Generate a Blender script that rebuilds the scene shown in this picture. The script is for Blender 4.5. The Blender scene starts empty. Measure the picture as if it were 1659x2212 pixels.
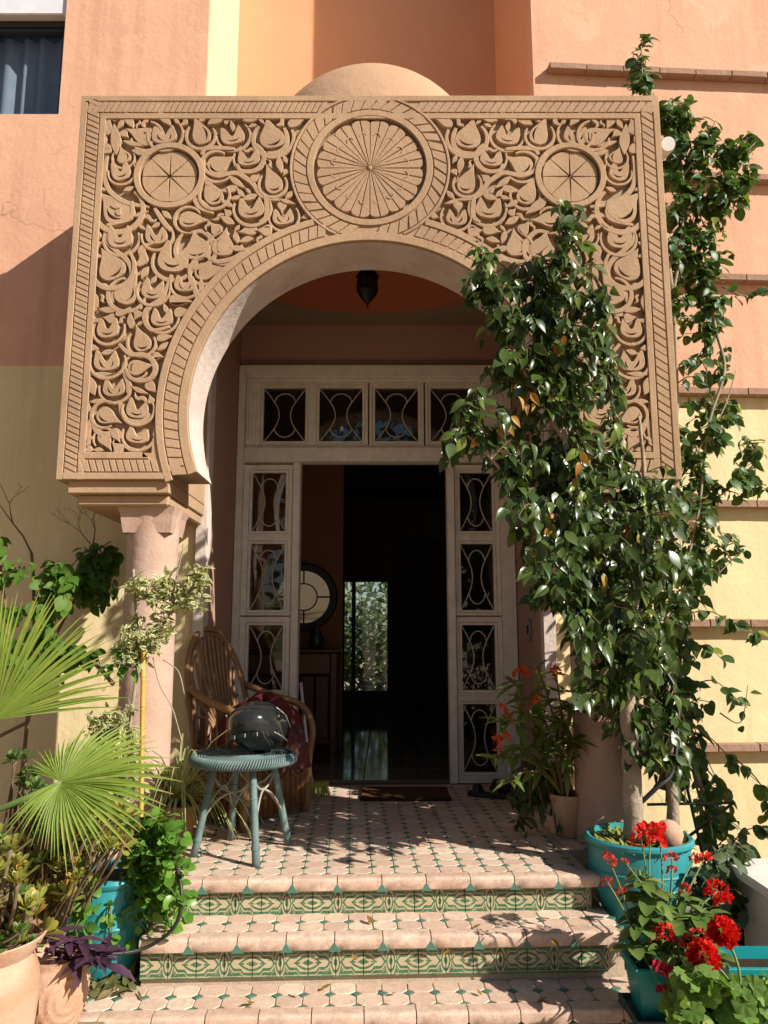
import bpy, bmesh, math, random
import numpy as np
from mathutils import Vector, Matrix, Quaternion
from mathutils.geometry import tessellate_polygon
R = math.radians
rnd = random.Random(7)
scn = bpy.context.scene
col = scn.collection

# ------------------------------------------------------------------ camera
PITCH, EYE, FOC = 9.1, 1.05, 1664.0            # degrees up, metres above the landing, pixels at 1659 x 2212
cam_d = bpy.data.cameras.new('camera'); cam = bpy.data.objects.new('camera', cam_d); col.objects.link(cam)
cam.location = (0, 0, EYE); cam.rotation_euler = (R(90 + PITCH), 0, 0)
cam_d.sensor_fit = 'VERTICAL'; cam_d.sensor_height = 24.0; cam_d.lens = 24.0 * FOC / 2212.0
cam_d.clip_start = 0.05; cam_d.clip_end = 400
scn.camera = cam
CT, ST = math.cos(R(PITCH)), math.sin(R(PITCH))
def ray(u, v):
    x, y = (u - 829.5) / FOC, (1106.0 - v) / FOC
    return Vector((x, CT - y * ST, ST + y * CT))
def P(u, v, Y):
    """the point at distance Y seen at (u, v) of the photograph"""
    d = ray(u, v); return Vector((d.x / d.y * Y, Y, EYE + d.z / d.y * Y))
def G(u, v, z=0.0):
    """the point at height z seen at (u, v)"""
    d = ray(u, v); t = (z - EYE) / d.z; return Vector((d.x * t, d.y * t, z))

# ------------------------------------------------------------------ light
SUN = Vector((1.6, -1.0, 1.28)).normalized()
world = bpy.data.worlds.new('World'); scn.world = world; world.use_nodes = True
wn = world.node_tree; wn.nodes.clear()
sky_t = wn.nodes.new('ShaderNodeTexSky'); sky_t.sky_type = 'NISHITA'; sky_t.sun_disc = False
sky_t.sun_elevation = math.asin(SUN.z); sky_t.sun_rotation = math.atan2(SUN.x, SUN.y)
bg = wn.nodes.new('ShaderNodeBackground'); bg.inputs[1].default_value = 0.062
wo = wn.nodes.new('ShaderNodeOutputWorld')
wn.links.new(sky_t.outputs[0], bg.inputs[0]); wn.links.new(bg.outputs[0], wo.inputs[0])
sl = bpy.data.lights.new('sun', 'SUN'); so = bpy.data.objects.new('sun', sl); col.objects.link(so)
sl.energy = 5.0; sl.angle = R(0.5); sl.color = (1.0, 0.93, 0.82)
so.rotation_euler = (-SUN).to_track_quat('-Z', 'Y').to_euler(); so.location = (6, -4, 8)
vs = scn.view_settings
vs.view_transform = 'Standard'; vs.look = 'None'; vs.gamma = 1; vs.use_curve_mapping = False; vs.exposure = 0.6
scn.display_settings.display_device = 'sRGB'
cy = scn.cycles
cy.max_bounces = 8; cy.diffuse_bounces = 4; cy.glossy_bounces = 4; cy.transmission_bounces = 4; cy.transparent_max_bounces = 10
cy.caustics_reflective = False; cy.caustics_refractive = False; cy.use_denoising = True; cy.sample_clamp_indirect = 6

# ------------------------------------------------------------------ node helpers
class E:
    """a socket with arithmetic: builds Math nodes"""
    def __init__(s, nt, k): s.nt, s.k = nt, k
    def op(s, o, *a):
        n = s.nt.nodes.new('ShaderNodeMath'); n.operation = o
        for i, x in enumerate((s,) + a):
            if isinstance(x, E): s.nt.links.new(x.k, n.inputs[i])
            else: n.inputs[i].default_value = x
        return E(s.nt, n.outputs[0])
    def __add__(s, o): return s.op('ADD', o)
    def __sub__(s, o): return s.op('SUBTRACT', o)
    def __mul__(s, o): return s.op('MULTIPLY', o)
    def __truediv__(s, o): return s.op('DIVIDE', o)
    def abs(s): return s.op('ABSOLUTE')
    def sqrt(s): return s.op('SQRT')
    def lt(s, x): return s.op('LESS_THAN', x)
    def gt(s, x): return s.op('GREATER_THAN', x)
    def mx(s, x): return s.op('MAXIMUM', x)
    def mn(s, x): return s.op('MINIMUM', x)
    def band(s, a, b): return s.gt(a) * s.lt(b)

def nodes(name):
    m = bpy.data.materials.new(name); m.use_nodes = True; nt = m.node_tree
    return m, nt, nt.nodes['Principled BSDF'], nt.nodes['Material Output']
def add(nt, t, **kw):
    n = nt.nodes.new(t)
    for k, v in kw.items():
        if k.startswith('i_'):
            key = k[2:]; n.inputs[int(key) if key.isdigit() else key].default_value = v
        else: setattr(n, k, v)
    return n
def mixc(nt, f, a, b, blend='MIX'):
    n = nt.nodes.new('ShaderNodeMix'); n.data_type = 'RGBA'; n.blend_type = blend
    for s, x in ((n.inputs[0], f), (n.inputs[6], a), (n.inputs[7], b)):
        if isinstance(x, E): nt.links.new(x.k, s)
        elif hasattr(x, 'links'): nt.links.new(x, s)
        elif isinstance(x, (int, float)): s.default_value = x
        else: s.default_value = (*x, 1) if len(x) == 3 else x
    return n.outputs[2]
def pos(nt):
    return nt.nodes.new('ShaderNodeNewGeometry').outputs['Position']
def noise(nt, vec, scale, detail=4, rough=.6, dist=0):
    n = add(nt, 'ShaderNodeTexNoise', i_Scale=scale, i_Detail=detail, i_Roughness=rough, i_Distortion=dist)
    if vec is not None: nt.links.new(vec, n.inputs['Vector'])
    return E(nt, n.outputs[0])
def ramp(nt, f, a, b):
    n = add(nt, 'ShaderNodeMapRange', i_1=a, i_2=b); nt.links.new(f.k, n.inputs[0]); return E(nt, n.outputs[0])
def bump(nt, bsdf, h, strength=.3, dist=.01):
    n = add(nt, 'ShaderNodeBump', i_Strength=strength, i_Distance=dist)
    nt.links.new(h.k, n.inputs['Height']); nt.links.new(n.outputs[0], bsdf.inputs['Normal'])
def attr(nt, name='tint'):
    return E(nt, add(nt, 'ShaderNodeAttribute', attribute_name=name).outputs['Fac'])

def plaster(name, c, c2=None, s=1.3, bs=60, b=.25, rough=.9, stain=.35, fine=.12, wall=False):
    """rough painted or stone surface: two tones in clouds, fine speckle, trowel relief"""
    m, nt, bs_, _ = nodes(name); p = pos(nt)
    c2 = c2 or tuple(x * .78 for x in c)
    big = ramp(nt, noise(nt, p, s, 5, .62, .4), .38, .68)
    k = mixc(nt, big * stain, c, c2)
    sp = ramp(nt, noise(nt, p, bs * 1.7, 3), .35, .65)
    k = mixc(nt, sp * fine, k, tuple(x * .55 for x in c))
    if wall:                                               # rain streaks, faded patches, hairline cracks
        mp = add(nt, 'ShaderNodeMapping'); nt.links.new(p, mp.inputs[0]); mp.inputs['Scale'].default_value = (7, 7, .45)
        k = mixc(nt, ramp(nt, noise(nt, mp.outputs[0], 1, 5, .6), .48, .76) * .42, k, tuple(x * .62 for x in c2))
        k = mixc(nt, ramp(nt, noise(nt, p, 2.6, 6, .7, 1.2), .54, .75) * .6, k, tuple(min(1, x * 1.1 + .05) for x in c))
        vo = add(nt, 'ShaderNodeTexVoronoi', feature='DISTANCE_TO_EDGE', i_Scale=.9)
        wp = add(nt, 'ShaderNodeVectorMath', operation='ADD'); nn = add(nt, 'ShaderNodeTexNoise', i_Scale=5, i_Detail=5); nt.links.new(p, nn.inputs['Vector'])
        sc = add(nt, 'ShaderNodeVectorMath', operation='SCALE', i_Scale=.35); nt.links.new(nn.outputs['Color'], sc.inputs[0]); nt.links.new(p, wp.inputs[0]); nt.links.new(sc.outputs[0], wp.inputs[1]); nt.links.new(wp.outputs[0], vo.inputs['Vector'])
        ck = E(nt, vo.outputs['Distance']).lt(.0035) * ramp(nt, noise(nt, p, 1.1, 2), .52, .6)
        k = mixc(nt, ck * .5, k, tuple(x * .35 for x in c))
    nt.links.new(k, bs_.inputs['Base Color']); bs_.inputs['Roughness'].default_value = rough
    bs_.inputs['Specular IOR Level'].default_value = .2
    h = noise(nt, p, bs, 4) * .6 + noise(nt, p, bs * .14, 3) * 1.6
    bump(nt, bs_, h, b, .012)
    return m
def plain(name, c, rough=.5, metal=0, var=.25, s=9, spec=.5, b=0, coat=0):
    m, nt, bs_, _ = nodes(name); p = pos(nt)
    f = noise(nt, p, s, 4)
    k = mixc(nt, ramp(nt, f, .35, .7) * var, c, tuple(x * .5 for x in c))
    nt.links.new(k, bs_.inputs['Base Color'])
    r = ramp(nt, noise(nt, p, s * 2.3, 3), .3, .7) * .15 + (rough - .07); nt.links.new(r.k, bs_.inputs['Roughness'])
    bs_.inputs['Metallic'].default_value = metal; bs_.inputs['Specular IOR Level'].default_value = spec
    bs_.inputs['Coat Weight'].default_value = coat
    if b: bump(nt, bs_, noise(nt, p, s * 5, 4), b, .006)
    return m
def leafy(name, c, c2, rough=.4, trans=.3, spec=.4, c3=None, edge=None):
    """leaf: hue runs from c to c2 with each leaf's own tint, veins, light shining through"""
    m, nt, bs_, out = nodes(name); t = attr(nt); p = pos(nt)
    k = mixc(nt, t, c, c2)
    if c3: k = mixc(nt, ramp(nt, t, .9, .94), k, c3)
    if edge:                                               # variegated: pale margin, dark middle
        e = ramp(nt, attr(nt, 'rim') + (noise(nt, p, 130, 2) - .5) * .7, .35, .6); k = mixc(nt, e, k, edge)
    k = mixc(nt, ramp(nt, noise(nt, p, 40, 3), .35, .7) * .3, k, tuple(x * .6 for x in c))
    nt.links.new(k, bs_.inputs['Base Color']); bs_.inputs['Roughness'].default_value = rough
    bs_.inputs['Specular IOR Level'].default_value = spec
    tr = add(nt, 'ShaderNodeBsdfTranslucent'); nt.links.new(mixc(nt, 1.0, k, (1.5, 1.6, .7), 'MULTIPLY'), tr.inputs[0])
    mx = add(nt, 'ShaderNodeMixShader', i_0=trans)
    nt.links.new(bs_.outputs[0], mx.inputs[1]); nt.links.new(tr.outputs[0], mx.inputs[2]); nt.links.new(mx.outputs[0], out.inputs[0])
    return m
def glassy(name, tint=(.9, .93, .92), refl=1.0):
    m, nt, bs_, out = nodes(name); nt.nodes.remove(bs_)
    a = add(nt, 'ShaderNodeBsdfTransparent', i_0=(*tint, 1)); g = add(nt, 'ShaderNodeBsdfGlossy', i_Roughness=.02)
    f = add(nt, 'ShaderNodeLayerWeight'); mx = nt.nodes.new('ShaderNodeMixShader')
    nt.links.new((E(nt, f.outputs['Facing']).op('POWER', 5.0) * .9 + .045 * refl).k, mx.inputs[0]); nt.links.new(a.outputs[0], mx.inputs[1]); nt.links.new(g.outputs[0], mx.inputs[2])
    nt.links.new(mx.outputs[0], out.inputs[0]); return m

# ------------------------------------------------------------------ objects
def tag(o, label=None, cat=None, group=None, kind=None):
    for k, v in (('label', label), ('category', cat), ('group', group), ('kind', kind)):
        if v: o[k] = v
    return o
def thing(name, loc, label, cat, group=None):
    o = bpy.data.objects.new(name, None); col.objects.link(o); o.location = loc; o.empty_display_size = .1
    return tag(o, label, cat, group)
def root_of(o):
    while o.parent: o = o.parent
    return o
def place(name, me, parent, M=None, kind=None):
    """an object of mesh me whose world matrix is M, child of parent (a thing, or a part at its thing's origin)"""
    o = bpy.data.objects.new(name, me); col.objects.link(o)
    if parent is not None:
        o.parent = parent
        o.matrix_local = Matrix.Translation(-root_of(parent).location) @ (M or Matrix.Identity(4))
    elif M is not None: o.matrix_world = M
    if kind: o['kind'] = kind
    return o
class MB:
    def __init__(s): s.v, s.f, s.t, s.r = [], [], [], []
    def pts(s, vs, tint=.5, rim=0):
        i = len(s.v); s.v += [Vector(p) for p in vs]; s.t += [tint] * len(vs)
        s.r += (list(rim) if hasattr(rim, '__len__') else [rim] * len(vs)); return i
    def poly(s, vs, tint=.5): i = s.pts(vs, tint); s.f.append(tuple(range(i, i + len(vs)))); return s
    def mesh(s, vs, fs, tint=.5, M=None, rim=0):
        i = s.pts([M @ Vector(p) for p in vs] if M else vs, tint, rim); s.f += [tuple(i + k for k in f) for f in fs]; return s
    def box(s, lo, hi, bev=0, M=None, tint=.5):
        lo, hi = Vector(lo), Vector(hi)
        if not bev:
            vs = [(x, y, z) for z in (lo.z, hi.z) for x, y in ((lo.x, lo.y), (hi.x, lo.y), (hi.x, hi.y), (lo.x, hi.y))]
            fs = [(3, 2, 1, 0), (4, 5, 6, 7), (0, 1, 5, 4), (1, 2, 6, 5), (2, 3, 7, 6), (3, 0, 4, 7)]
            return s.mesh(vs, fs, tint, M)
        bm = bmesh.new(); bmesh.ops.create_cube(bm, size=1)
        d, c = hi - lo, (hi + lo) / 2
        for v in bm.verts: v.co = Vector((v.co.x * d.x, v.co.y * d.y, v.co.z * d.z)) + c
        bmesh.ops.bevel(bm, geom=bm.edges[:], offset=min(bev, min(d) * .45), segments=1, affect='EDGES', profile=.5)
        bm.verts.index_update()
        s.mesh([v.co.copy() for v in bm.verts], [[v.index for v in f.verts] for f in bm.faces], tint, M); bm.free(); return s
    def tube(s, pts, rad, n=6, tint=.5, cap=True):
        pts = [Vector(p) for p in pts]; k = len(pts)
        rad = rad if hasattr(rad, '__len__') else [rad] * k
        up = None; base = len(s.v)
        for i, p in enumerate(pts):
            d = (pts[min(i + 1, k - 1)] - pts[max(i - 1, 0)])
            d = d.normalized() if d.length > 1e-9 else Vector((0, 0, 1))
            if up is None: up = d.orthogonal().normalized()
            else:
                up = up - d * up.dot(d); up = up.normalized() if up.length > 1e-6 else d.orthogonal().normalized()
            w = d.cross(up)
            s.pts([p + (up * math.cos(a) + w * math.sin(a)) * rad[i] for a in (2 * math.pi * j / n for j in range(n))], tint)
        for i in range(k - 1):
            for j in range(n):
                a, b = base + i * n + j, base + i * n + (j + 1) % n
                s.f.append((a, b, b + n, a + n))
        if cap:
            s.f.append(tuple(base + j for j in reversed(range(n)))); s.f.append(tuple(base + (k - 1) * n + j for j in range(n)))
        return s
    def lathe(s, prof, c, n=32, sx=1, sy=1, tint=.5, a0=0, a1=2 * math.pi, wob=0):
        c = Vector(c); base = len(s.v); full = abs(a1 - a0 - 2 * math.pi) < 1e-6; m = n if full else n + 1
        for r, z in prof:
            s.pts([c + Vector((r * sx * math.cos(a), r * sy * math.sin(a), z)) for a in (a0 + (a1 - a0) * j / n for j in range(m))], tint)
        for i in range(len(prof) - 1):
            for j in range(n):
                a, b = base + i * m + j, base + i * m + (j + 1) % m
                s.f.append((a, b, b + m, a + m))
        return s
    def prism(s, out, holes, top, bot, M, bev=0, tint=.5, back=False):
        """polygon (with holes) raised from height bot to top of frame M, outer rim chamfered by bev"""
        n = len(out); ar = sum(out[i][0] * out[(i + 1) % n][1] - out[(i + 1) % n][0] * out[i][1] for i in range(n))
        if ar < 0: out = out[::-1]
        ins = out
        if bev:
            ins = []
            for i in range(n):
                a, b, c = Vector(out[i - 1]), Vector(out[i]), Vector(out[(i + 1) % n])
                d1, d2 = (b - a), (c - b)
                d1 = d1.normalized() if d1.length > 1e-9 else Vector((1, 0)); d2 = d2.normalized() if d2.length > 1e-9 else d1
                nn = Vector((-(d1.y + d2.y), d1.x + d2.x)); nn = nn.normalized() if nn.length > 1e-6 else Vector((-d1.y, d1.x))
                ins.append(tuple(b + nn * bev))
        loops = [[Vector((x, y, 0)) for x, y in l] for l in [ins] + holes]
        flat = [p for l in loops for p in l]
        i0 = s.pts([M @ Vector((p.x, p.y, top)) for p in flat], tint)
        for t in tessellate_polygon(loops):
            a, b, c = (flat[k] for k in t)
            if (b - a).cross(c - a).z < 0: t = t[::-1]
            s.f.append(tuple(i0 + k for k in t))
        j0 = s.pts([M @ Vector((x, y, top - bev)) for x, y in out], tint) if bev else i0
        k0 = s.pts([M @ Vector((x, y, bot)) for x, y in out], tint)
        for i in range(n):
            j = (i + 1) % n
            if bev: s.f.append((j0 + i, j0 + j, i0 + j, i0 + i))
            s.f.append((k0 + i, k0 + j, j0 + j, j0 + i))
        o = n
        for h in holes:
            q = s.pts([M @ Vector((x, y, bot)) for x, y in h], tint); m = len(h)
            for i in range(m): s.f.append((i0 + o + i, i0 + o + (i + 1) % m, q + (i + 1) % m, q + i))
            o += m
        if back: s.f.append(tuple(k0 + i for i in reversed(range(n))))
        return s
    def data(s, name, mat, smooth=False, sub=(0, 0, 0), attrs=True):
        me = bpy.data.meshes.new(name); sub = Vector(sub)
        me.from_pydata([tuple(p - sub) for p in s.v], [], s.f)
        if attrs:
            a = me.attributes.new('tint', 'FLOAT', 'POINT'); a.data.foreach_set('value', s.t)
            if any(s.r): b = me.attributes.new('rim', 'FLOAT', 'POINT'); b.data.foreach_set('value', s.r)
        me.materials.append(mat)
        if smooth:
            me.shade_smooth()
            if smooth is not True: me.set_sharp_from_angle(angle=R(smooth))
        return me
    def build(s, name, mat, parent=None, smooth=False, kind=None):
        sub = root_of(parent).location if parent else (0, 0, 0)
        o = bpy.data.objects.new(name, s.data(name, mat, smooth, sub)); col.objects.link(o)
        if parent: o.parent = parent
        if kind: o['kind'] = kind
        return o

def cr(pts, k=6, closed=False):
    """Catmull-Rom through pts"""
    pts = [Vector(p) for p in pts]; n = len(pts); out = []
    for i in range(n if closed else n - 1):
        g = (lambda j: pts[j % n]) if closed else (lambda j: pts[max(0, min(n - 1, j))])
        a, b, c, d = g(i - 1), g(i), g(i + 1), g(i + 2)
        for q in range(k):
            t = q / k
            out.append(.5 * ((2 * b) + (c - a) * t + (2 * a - 5 * b + 4 * c - d) * t * t + (3 * b - a - 3 * c + d) * t ** 3))
    if not closed: out.append(pts[-1])
    return out
def inside(x, y, poly):
    c = False; n = len(poly); j = n - 1
    for i in range(n):
        xi, yi = poly[i][0], poly[i][1]; xj, yj = poly[j][0], poly[j][1]
        if (yi > y) != (yj > y) and x < (xj - xi) * (y - yi) / (yj - yi) + xi: c = not c
        j = i
    return c
def frame(p, tip, nrm, s=1.0):
    """matrix with +Y along tip, +Z near nrm"""
    y = Vector(tip).normalized(); x = y.cross(Vector(nrm))
    x = x.normalized() if x.length > 1e-6 else y.orthogonal().normalized()
    z = x.cross(y)
    return Matrix(((x.x * s, y.x * s, z.x * s, p[0]), (x.y * s, y.y * s, z.y * s, p[1]), (x.z * s, y.z * s, z.z * s, p[2]), (0, 0, 0, 1)))
def jit(a): return Vector((rnd.uniform(-a, a), rnd.uniform(-a, a), rnd.uniform(-a, a)))

# ------------------------------------------------------------------ materials
C = {}
C['stone'] = plaster('carved stone plaster', (.46, .308, .188), (.325, .21, .13), 2.4, 60, .3, .92, .7, .24)
C['stone_ground'] = plaster('carved ground', (.40, .295, .195), (.30, .21, .135), 5, 60, .4, .95, .6, .25)
C['pink'] = plaster('pink wall paint', (.70, .395, .262), (.60, .335, .22), 1.1, 35, .35, .9, .6, .09, True)
C['yellow'] = plaster('yellow wall paint', (.77, .63, .37), (.69, .53, .29), 1.2, 35, .3, .9, .55, .06, True)
C['ochre'] = plaster('ochre wall paint', (.71, .355, .205), (.64, .30, .165), .9, 30, .25, .9, .5, .05)
C['cream'] = plaster('cream sunlit wall tone', (.78, .60, .38), (.72, .53, .32), 1, 30, .2, .9, .4, .05)
C['white_plaster'] = plaster('worn white plaster', (.66, .56, .5), (.5, .4, .36), 5, 40, .5, .9, .8, .15)
C['ledge'] = plaster('clay ledge', (.38, .235, .165), (.27, .165, .115), 7, 90, .5, .9, .7, .3)
C['column'] = plaster('pink column plaster', (.47, .31, .235), (.56, .395, .32), 4.5, 45, .4, .9, 1.0, .16)
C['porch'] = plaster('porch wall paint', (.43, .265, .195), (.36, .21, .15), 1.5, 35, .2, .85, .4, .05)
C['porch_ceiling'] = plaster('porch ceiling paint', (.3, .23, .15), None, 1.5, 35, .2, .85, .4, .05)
C['dome_in'] = plaster('dome inside paint', (.46, .16, .08), None, 1.5, 35, .2, .85, .4, .05)
C['frame_white'] = plain('aged white joinery', (.84, .79, .71), .5, 0, .35, 14)
C['glass'] = glassy('pane glass')
C['iron'] = plain('black iron', (.015, .014, .013), .45, .6)
C['soil'] = plain('soil', (.055, .038, .025), .95, 0, .6, 40, .1, .8)
C['grout'] = plaster('grout', (.50, .40, .29), None, 6, 80, .4, .95, .5, .2)
C['terracotta'] = plaster('terracotta', (.45, .26, .165), (.56, .39, .29), 7, 60, .35, .85, .9, .15)
C['terracotta_dark'] = plaster('mossy terracotta', (.30, .16, .085), (.16, .1, .06), 9, 60, .5, .9, .9, .2)
C['teal'] = plain('teal pot paint', (.03, .27, .30), .38, 0, .4, 6, .5, .15)
C['teal_plastic'] = plain('teal plastic', (.008, .25, .26), .35, 0, .2, 8)
C['wood_red'] = plain('dark red wood', (.11, .035, .018), .4, 0, .5, 18)
C['bark'] = plaster('pale bark', (.40, .315, .235), (.26, .2, .14), 14, 55, .8, .95, .8, .35)
C['twig'] = plain('brown twig', (.19, .13, .08), .9, 0, .5, 30, .2)
C['twig_pale'] = plain('pale twig', (.36, .3, .22), .9, 0, .5, 30, .2)
C['stem_green'] = plain('green stem', (.13, .2, .05), .6, 0, .4, 30)
C['rubber'] = plain('black rubber', (.018, .018, .018), .45)
C['tile'] = None

def glazed(name, c, c2, rough=.5, var=.5):
    m, nt, b, _ = nodes(name); p = pos(nt); t = attr(nt)
    k = mixc(nt, t, c, c2); k = mixc(nt, ramp(nt, noise(nt, p, 22, 5, .65, .6), .4, .7) * var, k, tuple(x * .62 for x in c2))
    k = mixc(nt, ramp(nt, noise(nt, p, 150, 2), .5, .75) * .35, k, tuple(min(1, x * 1.35) for x in c))
    nt.links.new(k, b.inputs['Base Color'])
    r = ramp(nt, noise(nt, p, 30, 3), .3, .7) * .3 + (rough - .15); nt.links.new(r.k, b.inputs['Roughness'])
    bump(nt, b, noise(nt, p, 45, 4), .25, .006); return m
C['tile'] = glazed('clay floor tile', (.71, .575, .45), (.56, .385, .29), .6)
C['nosing'] = glazed('clay nosing tile', (.69, .53, .415), (.55, .365, .275), .6, .8)
C['green_tile'] = glazed('green glazed tile', (.055, .15, .105), (.09, .21, .15), .35)

def riser_material():
    m, nt, b, _ = nodes('patterned riser tile')
    tc = add(nt, 'ShaderNodeTexCoord'); sx = add(nt, 'ShaderNodeSeparateXYZ'); nt.links.new(tc.outputs['Object'], sx.inputs[0])
    w = noise(nt, tc.outputs['Object'], 60, 2)
    x = E(nt, sx.outputs[0]) / .11 + .5 + (w - .5) * .03; y = (E(nt, sx.outputs[2]) / .11 + (w - .5) * .03).abs()
    # cartouche centred on the x = 0 joint, knot on the x = 1 joint
    def ss(a, b):
        n = add(nt, 'ShaderNodeMapRange', interpolation_type='SMOOTHSTEP', i_1=a, i_2=b); nt.links.new(x.k, n.inputs[0]); return E(nt, n.outputs[0])
    h1 = ss(.26, .42) * -.15 + ss(.62, .84) * -.21 + .35
    f1 = y - h1
    cart = f1.abs().lt(.05).mx(f1.band(.092, .14) * x.lt(.6))
    f2 = y - (x * x * -1.15 + .215)
    core = (y - (x * -.42 + .1)).lt(0) * x.lt(.2)
    mid = f2.abs().lt(.042) * x.lt(.5)
    line = y.lt(.026) * x.band(.27, .5)
    xx = x * -1.0 + 1.0
    r2 = ((xx / .15) * (xx / .15) + (y / .35) * (y / .35)).sqrt()
    knot = r2.band(.74, 1.06).mx(r2.lt(.36)).mx(r2.band(1.3, 1.5) * y.gt(.1))
    corner = (y - .27 - (x - .64).abs() * 1.15).gt(0)
    topc = ((y * 1.0 - .40) - x * 1.1).gt(0)
    g = cart.mx(core).mx(mid).mx(line) * r2.gt(1.02)
    g = g.mx(knot).mx(corner).mx(topc)
    out_ = f1.gt(.135) * r2.gt(1.45) * (f1.band(.2, .235) * -1.0 + 1.0)
    g = g.mx(out_).mx(y.gt(.44)) * (y.band(.41, .43) * -1.0 + 1.0)
    p = pos(nt)
    cream = mixc(nt, ramp(nt, noise(nt, p, 14, 4), .35, .65), (.46, .39, .25), (.42, .33, .21))
    green = mixc(nt, ramp(nt, noise(nt, p, 25, 3), .3, .7), (.035, .10, .05), (.065, .165, .08))
    wear = ramp(nt, noise(nt, p, 70, 3), .58, .66)
    k = mixc(nt, g * (wear * -.5 + 1.0), cream, green)
    nt.links.new(k, b.inputs['Base Color']); b.inputs['Roughness'].default_value = .38
    bump(nt, b, g * .5 + noise(nt, p, 50, 3), .15, .004)
    return m
C['riser'] = riser_material()
# ================================================================== ground and house
def FRONT(Y, x0=0, ang=0):
    """frame of a wall seen from the front: local x right, y up, z towards the viewer"""
    return Matrix.Translation((x0, Y, 0)) @ Matrix.Rotation(R(ang), 4, 'Z') @ Matrix(((1, 0, 0, 0), (0, 0, -1, 0), (0, 1, 0, 0), (0, 0, 0, 1)))
def rect(x0, y0, x1, y1): return [(x0, y0), (x1, y0), (x1, y1), (x0, y1)]

C['earth'] = plaster('dry garden earth', (.30, .21, .13), (.2, .14, .085), 2, 40, .6, .95, .8, .35)
C['paving'] = plaster('front paving', (.46, .34, .24), (.38, .27, .18), 1.5, 30, .3, .9, .7, .2)
MB().box((-60, -60, -.9), (60, 60, -.5)).build('ground', C['paving'], kind='structure')
MB().box((-8, 3.0, -.62), (-1.0, 4.95, -.342), .02).build('garden_bed', C['earth'], kind='structure')
MB().box((1.0, 3.3, -.62), (8, 5.2, -.342), .02).build('gravel_bed', C['earth'], kind='structure')

ZB, ZL, ZR, XL, XR, YF, YD = 7.0, 2.81, 2.63, -1.13, .99, 4.87, 5.81
house = thing('house', (0, 6.5, -.5), 'pink and yellow plastered villa behind the carved porch', 'house')
F = FRONT(YF)
MB().prism(rect(-7, -.6, XL - .002, ZL), [], 0, -.3, F).build('lower_wall', C['yellow'], house)
XU = -1.25
MB().prism(rect(-7, ZL, XU - .002, ZB), [rect(-3.4, 4.64, -2.27, 5.72)[::-1]], .004, -.3, F).build('upper_wall', C['pink'], house)
MB().box((XU - .3, YF + .03, 3.56), (XU, 5.9, ZB)).build('recess_return', C['cream'], house)  # paler than the ochre recess: its sunward brightness is put into the colour
MB().box((XU - .001, YF + .01, ZL), (XL - .002, YF + .3, 4.0)).build('upper_wall', C['pink'], house)
MB().box((XL - .06, YF - .035, -.4), (XL + .004, YF + .1, 3.9)).build('jamb', C['white_plaster'], house)
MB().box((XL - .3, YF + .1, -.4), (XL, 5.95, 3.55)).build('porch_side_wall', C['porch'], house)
MB().box((XL - .28, 5.88, 3.5), (XR + .3, 6.1, ZB)).build('recess_wall', C['ochre'], house)
FR = FRONT(YF - .02, 1.045, 3.5)
MB().prism(rect(0, -.6, 7, ZR), [], 0, -.3, FR).build('lower_wall', C['yellow'], house)
MB().prism(rect(0, ZR, 7, 12), [], .004, -.3, FR).build('upper_wall', C['pink'], house)  # unseen height added so that its shadow fills the recess
FT = Matrix.Identity(4)
MB().prism([(1.046, 4.9), (.95, 5.88), (1.3, 5.9), (1.35, 4.9)], [], 12, 4.0, FT).build('recess_return', C['ochre'], house)
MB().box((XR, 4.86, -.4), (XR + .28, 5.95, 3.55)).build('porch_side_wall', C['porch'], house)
MB().box((XR - .004, 4.8, -.4), (XR + .07, 4.9, 3.9)).build('jamb', C['white_plaster'], house)
MB().box((XL, YD + .01, 3.135), (XR, YD + .2, 3.6)).build('lintel_wall', C['porch'], house)
MB().box((XL, YD - .03, 3.13), (XR, YD + .05, 3.165), .008).box((XL, YD - .012, 3.165), (XR, YD + .05, 3.19), .006).build('door_cornice', C['porch_ceiling'], house)
# clay courses on the right wall, laid of single tiles
lt = [0, 0, 0]
for k in range(3):
    b = MB(); b.box((-.1285, -.04, -.025), (.1285, .02, .025), .005, tint=.2 + .3 * k); lt[k] = b.data('ledge_tile', C['ledge'])
for z, x0 in ((4.96, .1), (4.17, .35), (3.43, .35), (1.885, .3), (1.124, .2), (.375, .2), (ZR, .3)):
    last = z in (ZR,)
    core = MB(); core.prism(rect(x0, z - .022, 6.5, z + .022), [], .03, 0, FR); c_ = core.build('wall_ledge', C['ledge'], house)
    for i in range(15):
        p = FR @ Vector((x0 + .13 + .26 * i, z + rnd.uniform(-.003, .003), .032))
        place('ledge_tile', rnd.choice(lt), c_, Matrix.Translation(p) @ Matrix.Rotation(R(3.5 + rnd.uniform(-.6, .6)), 4, 'Z'))
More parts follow.
